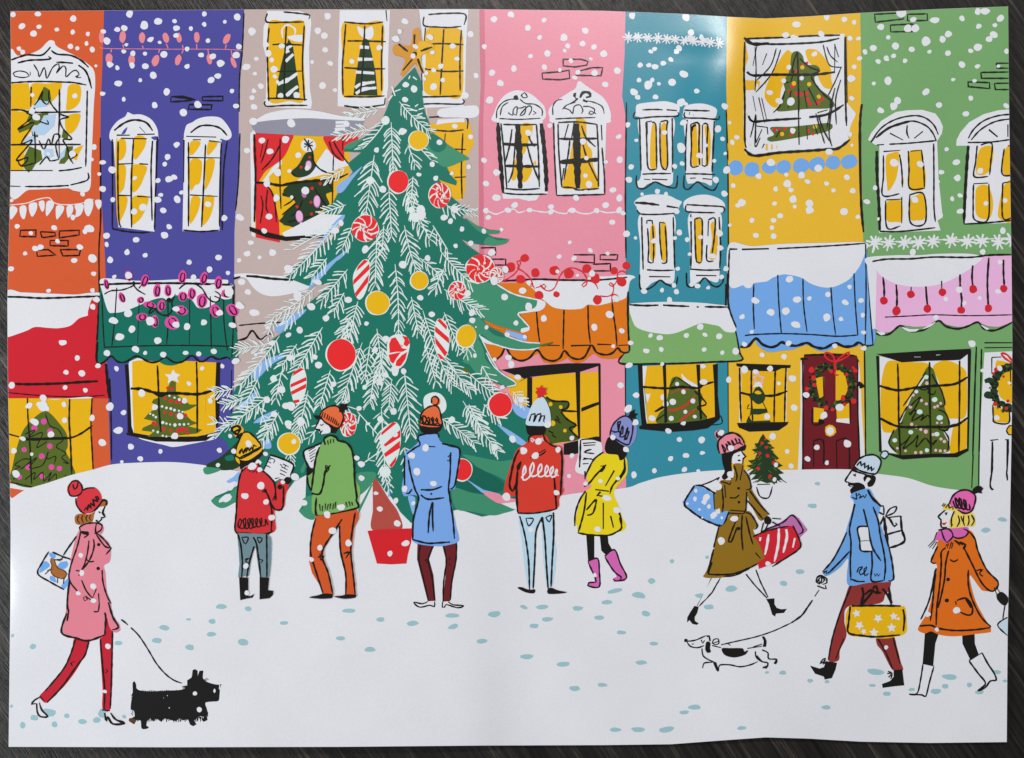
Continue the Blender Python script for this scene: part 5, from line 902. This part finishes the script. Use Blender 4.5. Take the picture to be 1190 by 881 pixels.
# ================================================================== printed snowflakes over everything
O(80)
FLAKES = {
(0,0):'88,98,20;258,96,20;150,178,24;228,230,24;266,184,19;388,202,16;500,128,24;496,220,19;600,232,16;590,298,16;480,318,21;527,328,16;630,338,20;130,333,17;155,355,20;655,450,13;706,215,20;730,280,26;885,95,26;1078,143,27;850,193,24;800,202,20;985,172,30;1028,270,22;1090,290,15;862,305,14;845,352,17;906,365,20;1120,370,24;990,368,17;750,440,25;800,463,17;902,448,21;993,453,22;1045,513,28;958,548,15;810,570,26;1137,626,25;700,640,20;845,678,18;1055,718,22;222,648,18;512,655,20;220,757,22;245,800,28',
(200,0):'220,94,20;18,145,18;30,192,24;28,243,20;128,196,17;220,166,17;360,150,15;445,115,26;245,280,18;103,335,18;456,318,21;198,376,20;277,384,22;330,432,28;435,376,26;103,453,18;312,518,24;264,548,26;408,620,17;436,724,20;175,714,27;78,768,27;545,215,30;505,455,28;575,402,17;565,503,16;605,588,22;558,622,18;545,668,18;560,730,23;555,828,30;640,305,22;655,365,24;680,410,18;695,474,28;704,525,14;750,315,24;1062,112,26;995,210,27;1040,243,26;1043,340,21;955,425,15;1080,434,19;1027,583,27;1112,616,16;815,840,28',
(400,0):'413,146,24;380,216,20;352,266,26;240,325,20;52,420,17;485,318,18;470,382,18;585,255,24;600,358,18;740,314,22;660,452,20;610,478,18;770,400,18;610,592,24;672,547,19;560,500,16;548,540,14;420,577,22;478,608,26;415,680,22;825,650,26;863,232,22;900,517,20;957,318,19;1023,130,25;1138,100,24;1010,495,23;1067,568,24;1158,468,22;995,684,27;755,862,20',
(600,0):'190,137,18;78,188,22;160,255,18;325,255,26;470,210,23;452,298,22;350,313,19;330,346,15;210,364,24;98,383,18;530,320,20;598,366,27;192,460,20;298,478,16;372,415,17;510,402,13;690,483,25;608,576,22;535,497,24;420,495,19;398,530,18;442,590,30;790,108,25;1155,115,30;825,250,22;945,336,18;920,352,17;1112,328,22;1092,353,19;1055,406,19;1003,432,22;948,456,22;905,445,18;846,444,19;1143,505,28;838,546,18;900,580,30;928,545,17;973,572,15;1065,560,28;805,630,28;830,664,20;950,662,20;762,853,20;230,858,18',
(800,0):'20,224,24;33,352,14;56,622,20;737,165,28;943,116,20;1065,133,22;1132,152,16;662,240,24;720,258,26;905,232,24;1105,262,20;1160,264,16;685,458,18;862,368,22;773,534,16;650,552,18;556,632,20;620,690,25;700,692,30;1132,457,18;1112,538,28;1115,672,18;1118,778,24;248,726,24',
(990,0):'340,88,36;418,132,22;565,138,30;860,80,25;910,77,30;752,126,20;1012,126,28;977,172,18;867,180,20;198,185,25;383,195,28;435,195,28;656,235,26;618,268,24;505,282,34;970,236,30;938,268,25;248,256,18;298,315,25;146,330,25;90,356,18;52,400,18;408,338,21;530,353,16;656,362,22;810,346,18;860,323,28;1055,350,20;285,382,19;236,400,20;180,420,20;363,415,17;752,440,24;857,453,19;1000,452,14;692,544,15;838,552,16;248,553,28;150,570,16;506,627,26;310,686,26;286,726,29;595,716,22;812,670,21;1055,722,22;198,755,24;778,776,23',
(0,90):'640,475,21;625,560,16;700,580,22;765,630,27;678,660,15;702,762,24;563,796,18;770,835,20;1143,543,22;1125,590,17;1078,703,20;1155,695,26;1097,803,17;1078,836,26;80,840,14;330,522,16;495,522,26;920,687,17',
(110,110):'560,342,22;497,425,20;477,472,18;520,575,30;543,565,20;592,668,17;565,715,27;430,585,20;452,685,17;430,720,26;468,790,26;887,843,22;990,838,28;1040,382,22;270,798,26;330,770,28;775,747,24',
(0,220):'118,253,19;370,265,22;210,300,17;610,268,32;580,288,20;240,404,22;275,396,24;172,437,17;545,395,24;393,355,17;630,470,32;508,486,22;75,543,20;640,575,18;332,692,17;632,690,18;726,316,24;728,376,17;752,482,23;780,598,17;930,345,23;868,430,22;992,450,18;1115,145,26;1155,255,20;1122,315,27;880,588,28;658,752,24;634,803,22;498,192,20',
(100,290):'703,88,20;905,55,24;843,138,22;967,160,18;735,190,22;188,486,28;315,543,27;230,595,32;490,622,26;690,527,26;806,497,24;288,435,28;340,682,26;403,707,16;528,716,22;142,708,23;680,705,19;768,712,20;872,695,22;82,793,20;207,813,18;930,796,17;1000,518,24;440,490,32;615,405,24;615,512,24;912,432,24;1050,385,30;1020,764,28;792,812,17;1100,28,24;1045,72,17;1105,292,24;1060,222,26;1150,432,30;850,270,34;975,290,34',
(0,330):'427,402,26;527,505,20;450,603,19;557,612,24;444,705,18;583,726,18;78,691,24;750,838,30;198,832,25;437,823,19;295,780,26;292,835,40;265,820,18;320,850,20;843,878,20',
(0,440):'238,297,30;348,380,26;155,410,20;440,287,22;630,270,22;700,437,28;95,493,22;217,517,14;108,652,28;850,244,27;808,352,30;893,467,24;1097,497,17;957,548,20;832,568,14',
(110,400):'322,334,28;410,430,22;643,270,18;733,165,18;585,492,24;548,628,26;615,386,22;790,388,20;248,702,24;450,733,19;852,725,20;842,826,18;308,782,20;186,800,15;872,150,16;960,118,28',
(270,110):'405,192,26;202,315,24;363,305,28;258,388,24;310,532,28;235,608,24;300,705,26;252,833,22;450,415,22;390,520,16;985,378,20;780,200,22',
(560,100):'15,508,22;100,590,26;28,667,23;98,763,27;222,815,24;28,850,21;178,850,23;325,847,21;470,825,20;472,858,22;617,850,23;785,850,22;937,848,24;965,868,18;845,815,24;940,765,26;895,708,22;645,765,24;935,345,19;943,505,25;848,518,16;462,268,15;708,612,17;730,672,25;715,492,16;690,380,24;320,320,24;710,722,18',
(710,100):'478,112,30;510,122,16;495,250,24;728,295,25;480,420,32;763,360,17;780,460,14;437,548,20;488,530,18;138,552,22;122,640,24;115,265,20;173,370,14;705,510,15;715,640,24;790,573,27;775,737,24;318,720,20;375,738,16;213,738,14;365,317,20;652,405,14;605,475,24;775,138,20;448,855,22',
(820,100):'162,250,14;212,350,20;182,384,20;190,680,19;250,795,28;220,815,18;445,520,28;362,617,22;550,605,16;655,610,26;770,560,28;845,450,25;695,652,19;558,665,27;582,710,20;478,703,18;598,772,28;470,803,18;608,823,15;708,803,26;710,848,28;825,665,18;873,712,17;965,622,22;1005,714,21;945,860,28;1000,405,13;1000,85,18;1000,190,24;985,330,18;582,102,26;595,305,22',
(990,120):'645,315,17;713,402,24;720,510,26;610,470,19;592,535,12;158,578,17;102,672,22;600,765,22;740,630,18;685,652,18;740,738,22;290,405,30;468,418,25;430,660,24;875,463,24;915,683,18;1047,663,18;180,790,12;1030,870,24;12,597,14;42,777,18',
(540,280):'717,12,15;857,65,18;645,108,17;748,118,19;975,85,15;185,80,26;278,195,22;395,340,26;272,382,25;435,447,28;540,530,25;350,560,20;885,588,26;988,502,28;1073,615,22;1013,718,15;1133,697,20;635,210,16;770,235,14;868,222,24;1030,395,26;300,795,24;318,842,28;205,808,16;150,590,16;290,640,20;410,655,15;200,270,30;1120,850,24',
(710,220):'108,306,25;168,332,14;465,295,22;520,345,18;437,333,16;296,352,22;612,325,17;740,300,26;745,400,22;540,205,18;537,443,15;456,543,16;785,543,20;755,600,20;430,656,18;448,700,20;348,690,17;225,698,22;592,662,20;663,672,15;550,648,18;400,758,22;690,455,24;890,95,26;1115,98,18;962,212,19;1108,212,20;1098,262,18;988,315,20;1110,320,21;1155,182,20;812,245,15;940,650,25;985,760,28;1090,840,26;895,870,20;52,62,25;60,150,26;88,170,20;10,225,20',
(710,330):'270,352,18;334,368,22;515,353,20;642,346,18;738,357,21;612,290,24;240,457,22;343,447,19;635,447,18;760,468,17;850,458,25;137,403,18;122,558,26;350,548,16;628,562,20;65,692,24;172,760,22;118,852,30;803,655,22;1032,486,20;632,670,24;910,585,26;1088,578,22;990,600,20;75,322,20',
(840,270):'218,465,27;325,548,26;430,538,27;508,460,27;500,630,30;455,322,26;590,452,17;717,425,20;708,582,28;808,593,17;835,478,23;866,373,19;945,466,20;955,566,17;962,684,19;137,576,22;198,680,16;147,765,20;450,758,22;765,778,20;963,793,22;270,840,18;418,850,20;22,250,20;85,808,22',
(990,260):'1010,262,20;733,450,24;640,515,18;768,542,18;873,507,16;998,463,20;575,640,20;820,818,26;415,195,26;895,192,22;1035,62,30',
(990,380):'1010,283,20;925,398,18;1075,382,14;990,620,20;895,297,16',
(570,400):'125,95,24;140,138,28;30,102,16;185,225,25;210,385,20;80,295,17;888,282,26;995,348,22;940,440,30;990,535,24;835,635,20;925,720,22;328,665,26;228,727,28;462,720,21;305,760,24;390,548,24;555,640,18;555,762,18;152,648,26;1105,505,26;1120,862,20',
(710,400):'467,652,20;618,652,26;514,760,22;408,782,20;625,742,17;298,862,20;500,856,20;752,605,22;597,868,16;820,710,24;1105,632,26;283,505,24;390,592,22;495,540,18;802,243,20;1068,495,22;1145,268,16',
(840,395):'475,262,26;485,463,24;570,375,24;690,517,27;643,733,22;850,708,27;580,813,21;710,838,16;440,762,18;467,862,20;340,660,26;305,525,20;362,855,18;385,298,15;795,462,30;268,106,18',
(400,110):'220,378,22;510,545,16;600,477,21;650,325,22;755,218,20;850,495,20;862,288,18;735,540,16;950,452,23;1045,530,22;968,608,24;1035,705,26;970,792,20;985,838,20;1115,790,22;625,570,20;400,250,26',
(290,190):'155,607,26;68,642,16;115,140,24;190,60,25;185,232,25;135,365,22;100,460,20;265,718,35;465,812,26;1050,690,28;790,585,28;625,408,22;585,460,26;905,182,20;10,540,20',
(450,190):'510,448,18;660,462,20;780,452,16;467,562,17;570,545,20;277,647,22;715,610,24;100,695,28;390,370,26;430,395,20;460,310,28;230,350,34;340,100,18',
(230,300):'345,232,23;400,375,34;605,75,26;820,168,26;680,258,34;290,150,30;770,330,28;875,410,26;695,490,24;630,682,26;825,728,26;1028,285,26;615,525,20;925,860,22;1150,447,18;475,475,17;395,660,14;505,580,22',
(380,300):'145,285,26;275,445,20;515,45,26;638,270,22;992,425,24;1093,472,15;1010,665,16;330,628,22;525,772,22;405,552,24;460,770,20;715,385,22;42,858,20;960,240,22;990,375,24',
(380,410):'42,213,22;315,300,18;282,485,14;220,380,20;203,718,20;235,760,26;236,856,22;672,648,26;578,702,26;615,812,28;465,560,20;360,200,22;455,400,24',
(230,410):'570,250,30;605,360,28;640,380,20;700,475,28;470,318,24;520,420,24;372,775,28;422,798,20;245,672,20;145,665,18;135,768,17;1085,718,22;1115,760,26;1115,856,22;1105,382,17;345,620,24;220,568,16;655,605,18;460,690,18;620,505,20',
(230,500):'430,380,28;320,450,24;465,490,22;502,595,24;977,525,26;882,578,26;920,688,28;832,802,22;1027,772,24;580,355,16;720,495,26;665,320,28',
(240,560):'268,575,20;275,758,18;715,530,18',
(380,510):'530,340,22;725,305,24;470,422,20;360,478,22;480,578,26;535,715,26;430,783,22;335,372,16;590,440,16',
(570,460):'108,690,30;450,662,22;795,698,28;862,780,26;870,565,16;750,583,16;648,600,18;535,547,16;980,540,24;1122,515,20',
(560,570):'790,265,22;335,268,20;770,580,16;915,133,26',
(20,550):'432,560,18;440,682,20;518,772,22;415,820,18;520,870,20',
(0,700):'735,300,20;715,608,16',
(780,490):'400,185,22;405,360,26;320,445,28;432,662,26;340,815,26;345,75,18;715,295,18;705,395,16',
(780,600):'660,325,20;640,130,0',
(990,680):'715,172,25;520,200,20;580,303,16;233,425,17',
}
dots = []
for (x0, y0), s in FLAKES.items():
    for q in s.split(';'):
        a, b, r = [float(c) for c in q.split(',')]
        if r < 4: continue
        x, y, r = x0 + a / 5.875, y0 + b / 5.875, r / 5.875
        if all((x - p[0]) ** 2 + (y - p[1]) ** 2 > (r * .75) ** 2 for p in dots): dots.append((x, y, r))
dots.sort(key=lambda d: -d[2])
T(0, 0, 1)
for i, (x, y, r) in enumerate(dots):
    if i < 100: Obj('flake%d' % i, 'snowflake_dot', None)
    elif i == 100: Obj('flakes', 'snowflake_dots', None, 'small printed snow dots scattered over the whole picture', 'stuff')
    st = rnd.uniform(.88, 1.14); r *= .95
    fill(blob(x, y, r * st, r / st * rnd.uniform(.88, 1), rnd.uniform(-.6, .6), .15, 7), 'w')
# ------------------------------------------------------------------ lay every drawn shape on the sheet
def clip_half(poly, ax, c, keep_less):
    out = []
    n = len(poly)
    for i in range(n):
        a, b = poly[i], poly[(i + 1) % n]
        da = (c - a[ax]) if keep_less else (a[ax] - c)
        db = (c - b[ax]) if keep_less else (b[ax] - c)
        if da >= 0: out.append(a)
        if (da > 0 and db < 0) or (da < 0 and db > 0):
            t = da / (da - db)
            out.append(tuple(a[q] + (b[q] - a[q]) * t for q in range(len(a))))
    return out
GX, GY = 6.0, 18.0
def grid_cut(poly):
    """cut a convex polygon along the sheet's grid so that it can follow the buckle"""
    res = [poly]
    for ax, g in ((0, GX), (1, GY)):
        nxt = []
        for p in res:
            lo = min(q[ax] for q in p); hi = max(q[ax] for q in p)
            k = math.floor(lo / g) + 1
            rest = p
            while k * g < hi - 1e-6:
                c = k * g
                a = clip_half(rest, ax, c, True); rest = clip_half(rest, ax, c, False)
                if len(a) >= 3: nxt.append(a)
                if len(rest) < 3: break
                k += 1
            if len(rest) >= 3: nxt.append(rest)
        res = nxt
    return res
EDGE = [(12, 13), (300, 11), (540, 10.5), (700, 12.5), (790, 16), (845, 19.5), (890, 21.5), (940, 19), (1000, 15), (1090, 10.5), (1171.5, 7.5),
        (1173, 150), (1175.5, 300), (1176.5, 400), (1176, 480), (1173.5, 620), (1171, 740), (1170, 862.5),
        (1080, 863.5), (1000, 862), (940, 858.5), (890, 857), (840, 860.5), (780, 865), (700, 866), (560, 866.5), (400, 868), (200, 868.5), (10, 868),
        (11, 780), (12, 700), (12.3, 620), (11, 530), (9, 440), (8.5, 350), (10.5, 270), (12.5, 190), (13, 90)]
ear = []
for i in range(len(EDGE)):
    a, b = EDGE[i], EDGE[(i + 1) % len(EDGE)]
    n = max(1, int(math.hypot(b[0] - a[0], b[1] - a[1]) / 14))
    ear += [(a[0] + (b[0] - a[0]) * j / n, a[1] + (b[1] - a[1]) * j / n) for j in range(n)]
# artwork that runs off the sheet is trimmed at its edge: a strip clip in x per row and in y per column
ey = np.array([p[1] for p in ear]); ex = np.array([p[0] for p in ear])
tl = EDGE[:11]; bl = sorted(EDGE[17:29])
ll = sorted((p[1], p[0]) for p in EDGE[28:] + EDGE[:1]); rl = sorted((p[1], p[0]) for p in EDGE[10:18])
def y_top(u): return np.interp(u, [p[0] for p in tl], [p[1] for p in tl])
def y_bot(u): return np.interp(u, [p[0] for p in bl], [p[1] for p in bl])
def x_left(v): return np.interp(v, [p[0] for p in ll], [p[1] for p in ll])
def x_right(v): return np.interp(v, [p[0] for p in rl], [p[1] for p in rl])
def trim(p):
    u0 = min(q[0] for q in p); u1 = max(q[0] for q in p); v0 = min(q[1] for q in p); v1 = max(q[1] for q in p)
    if u0 > 16 and u1 < 1168 and v0 > 24 and v1 < 855: return p
    # shift to the sheet's own edge: after the grid cut every piece is small, so the edge is straight inside it
    for side in range(4):
        out = []; n = len(p)
        if n < 3: return p
        def d(q):
            if side == 0: return q[0] - float(x_left(q[1])) - 0.15
            if side == 1: return float(x_right(q[1])) - q[0] - 0.15
            if side == 2: return q[1] - float(y_top(q[0])) - 0.15
            return float(y_bot(q[0])) - q[1] - 0.15
        ds = [d(q) for q in p]
        for i in range(n):
            a, b, da, db = p[i], p[(i + 1) % n], ds[i], ds[(i + 1) % n]
            if da >= 0: out.append(a)
            if (da > 0 and db < 0) or (da < 0 and db > 0):
                t = da / (da - db)
                out.append(tuple(a[q] + (b[q] - a[q]) * t for q in range(len(a))))
        p = out
    return p

LV = 20e-6
lev = np.zeros((900, 1210), np.int32)
parts = {k: dict(v=[], f=[], m=[], mats=[]) for k in OBJS}
SHAPES.sort(key=lambda s: (s[0], s[1]))
maxlev = 0
for (_, _, key, tris, col, slopes) in SHAPES:
    bxs = []
    m = 0
    for t in tris:
        x0 = max(0, int(min(q[0] for q in t)) - 1); x1 = int(max(q[0] for q in t)) + 2
        y0 = max(0, int(min(q[1] for q in t)) - 1); y1 = int(max(q[1] for q in t)) + 2
        bxs.append((x0, x1, y0, y1))
        w = lev[y0:y1, x0:x1]
        if w.size: m = max(m, int(w.max()))
    m += 1
    maxlev = max(maxlev, m)
    for (x0, x1, y0, y1) in bxs: lev[y0:y1, x0:x1] = m
    R_ = parts[key]
    if col not in R_['mats']: R_['mats'].append(col)
    mi = R_['mats'].index(col)
    index = {}
    for ti, t in enumerate(tris):
        area = (t[1][0]-t[0][0])*(t[2][1]-t[0][1]) - (t[2][0]-t[0][0])*(t[1][1]-t[0][1])
        if abs(area) < 1e-5: continue
        sl = slopes[ti] if slopes else (0, 0, 0)
        tt = [(t[i][0], t[i][1], sl[i]) for i in range(3)]
        if area > 0: tt.reverse()                     # y points down on the drawing grid
        for p in grid_cut(tt):
            p = trim(p)
            if len(p) < 3: continue
            ids = []
            for q in p:
                kq = (round(q[0], 3), round(q[1], 3), round(q[2], 2))
                if kq not in index:
                    index[kq] = len(R_['v']); R_['v'].append((q[0], q[1], (m + q[2]) * LV))
                if not ids or ids[-1] != index[kq]: ids.append(index[kq])
            if len(ids) > 1 and ids[0] == ids[-1]: ids.pop()
            if len(set(ids)) == len(ids) >= 3:
                R_['f'].append(ids); R_['m'].append(mi)

# ------------------------------------------------------------------ the table
def table():
    m, N, K, b = node_mat("dark_wood")
    tc = N.new('ShaderNodeTexCoord')
    mp = N.new('ShaderNodeMapping'); mp.inputs['Rotation'].default_value = (0, 0, math.radians(56))
    K.new(tc.outputs['Object'], mp.inputs['Vector'])
    def stretched(sx, sy, det, rough=0.6):
        q = N.new('ShaderNodeMapping'); q.inputs['Scale'].default_value = (sx, sy, 1)
        K.new(mp.outputs['Vector'], q.inputs['Vector'])
        n = N.new('ShaderNodeTexNoise'); n.inputs['Scale'].default_value = 1; n.inputs['Detail'].default_value = det
        n.inputs['Roughness'].default_value = rough
        K.new(q.outputs['Vector'], n.inputs['Vector'])
        return n
    a = stretched(14, 420, 5, .7); c = stretched(4, 60, 3); f = stretched(60, 1500, 2)
    r1 = N.new('ShaderNodeValToRGB')
    r1.color_ramp.elements[0].position = .34; r1.color_ramp.elements[0].color = (.003, .0028, .0025, 1)
    r1.color_ramp.elements[1].position = .78; r1.color_ramp.elements[1].color = (.11, .09, .071, 1)
    e = r1.color_ramp.elements.new(.57); e.color = (.02, .017, .0145, 1)
    mixf = N.new('ShaderNodeMath'); mixf.operation = 'MULTIPLY_ADD'
    K.new(c.outputs['Fac'], mixf.inputs[0]); mixf.inputs[1].default_value = .55
    sub = N.new('ShaderNodeMath'); sub.operation = 'SUBTRACT'; K.new(a.outputs['Fac'], sub.inputs[0]); sub.inputs[1].default_value = .27
    K.new(sub.outputs[0], mixf.inputs[2])
    K.new(mixf.outputs[0], r1.inputs['Fac']); K.new(r1.outputs['Color'], b.inputs['Base Color'])
    bp = N.new('ShaderNodeBump'); bp.inputs['Strength'].default_value = .5; bp.inputs['Distance'].default_value = .0006
    ad = N.new('ShaderNodeMath'); ad.operation = 'ADD'; K.new(a.outputs['Fac'], ad.inputs[0]); K.new(f.outputs['Fac'], ad.inputs[1])
    K.new(ad.outputs[0], bp.inputs['Height']); K.new(bp.outputs['Normal'], b.inputs['Normal'])
    b.inputs['Roughness'].default_value = .36; b.inputs['Specular IOR Level'].default_value = .35
    me = bpy.data.meshes.new("wooden_table_top")
    w, h, t = .75, .6, .03
    v = [(-w, -h, 0), (w, -h, 0), (w, h, 0), (-w, h, 0), (-w, -h, -t), (w, -h, -t), (w, h, -t), (-w, h, -t)]
    me.from_pydata(v, [], [(0, 1, 2, 3), (7, 6, 5, 4), (0, 4, 5, 1), (1, 5, 6, 2), (2, 6, 7, 3), (3, 7, 4, 0)])
    me.materials.append(m)
    o = bpy.data.objects.new("wooden_table_top", me)
    sc.collection.objects.link(o)
    o['kind'] = 'structure'; o['label'] = 'dark brown wooden table top with diagonal grain under the print'
    o['category'] = 'table top'
table()

# ------------------------------------------------------------------ the sheet itself and what is printed on it
def sheet():
    n = len(ear)
    r = delaunay_2d_cdt([Vector(q) for q in ear], [], [list(range(n))], 1, 1e-4)
    vs = [(v.x, v.y) for v in r[0]]
    V, F, ix = [], [], {}
    rim = {(round(p[0], 3), round(p[1], 3)) for p in ear}
    for f in r[2]:
        t = [vs[i] for i in f]
        area = (t[1][0]-t[0][0])*(t[2][1]-t[0][1]) - (t[2][0]-t[0][0])*(t[1][1]-t[0][1])
        if area > 0: t.reverse()
        for p in grid_cut(t):
            ids = []
            for q in p:
                k = (round(q[0], 3), round(q[1], 3))
                if k not in ix: ix[k] = len(V); V.append(q)
                if not ids or ids[-1] != ix[k]: ids.append(ix[k])
            if len(ids) > 1 and ids[0] == ids[-1]: ids.pop()
            if len(set(ids)) == len(ids) >= 3: F.append(ids)
    U = np.array(V)
    top = place(U[:, 0], U[:, 1], 0.0); bot = place(U[:, 0], U[:, 1], -0.00022)
    nv = len(V)
    faces = [tuple(f) for f in F] + [tuple(reversed([i + nv for i in f])) for f in F]
    edges = {}
    for f in F:
        for i in range(len(f)):
            a, b2 = f[i], f[(i + 1) % len(f)]
            edges[(a, b2)] = edges.get((a, b2), 0) + 1
    for (a, b2) in list(edges):
        if (b2, a) not in edges: faces.append((b2, a, a + nv, b2 + nv))
    me = bpy.data.meshes.new("art_print")
    me.from_pydata([tuple(p) for p in np.concatenate([top, bot])], [], faces)
    for p in me.polygons: p.use_smooth = True
    nn = normals(U[:, 0], U[:, 1])
    me.normals_split_custom_set_from_vertices([tuple(q) for q in np.concatenate([nn, -nn])])
    me.materials.append(ink('w'))
    o = bpy.data.objects.new("art_print", me)
    sc.collection.objects.link(o)
    return o
root = sheet()
root['label'] = 'glossy print of carol singers round a Christmas tree in a snowy street of houses'
root['category'] = 'art print'

made = {}
nface = 0
for key in ORDERED:
    R_ = parts[key]; info = OBJS[key]
    if R_['f']:
        a = np.array(R_['v'])
        xyz = place(a[:, 0], a[:, 1], a[:, 2])
        me = bpy.data.meshes.new(info['name'])
        me.from_pydata([tuple(p) for p in xyz], [], R_['f'])
        me.polygons.foreach_set('use_smooth', [True] * len(me.polygons))
        me.polygons.foreach_set('material_index', R_['m'])
        for c in R_['mats']: me.materials.append(ink(c))
        me.normals_split_custom_set_from_vertices([tuple(q) for q in normals(a[:, 0], a[:, 1])])
        nface += len(R_['f'])
        o = bpy.data.objects.new(info['name'], me)
    else:
        o = bpy.data.objects.new(info['name'], None)
    sc.collection.objects.link(o)
    o.parent = made[info['parent']] if info['parent'] else root
    if info['label']: o['label'] = info['label']
    if info['kind']: o['kind'] = info['kind']
    made[key] = o
print("levels", maxlev, "faces", nface, "objects", len(made))
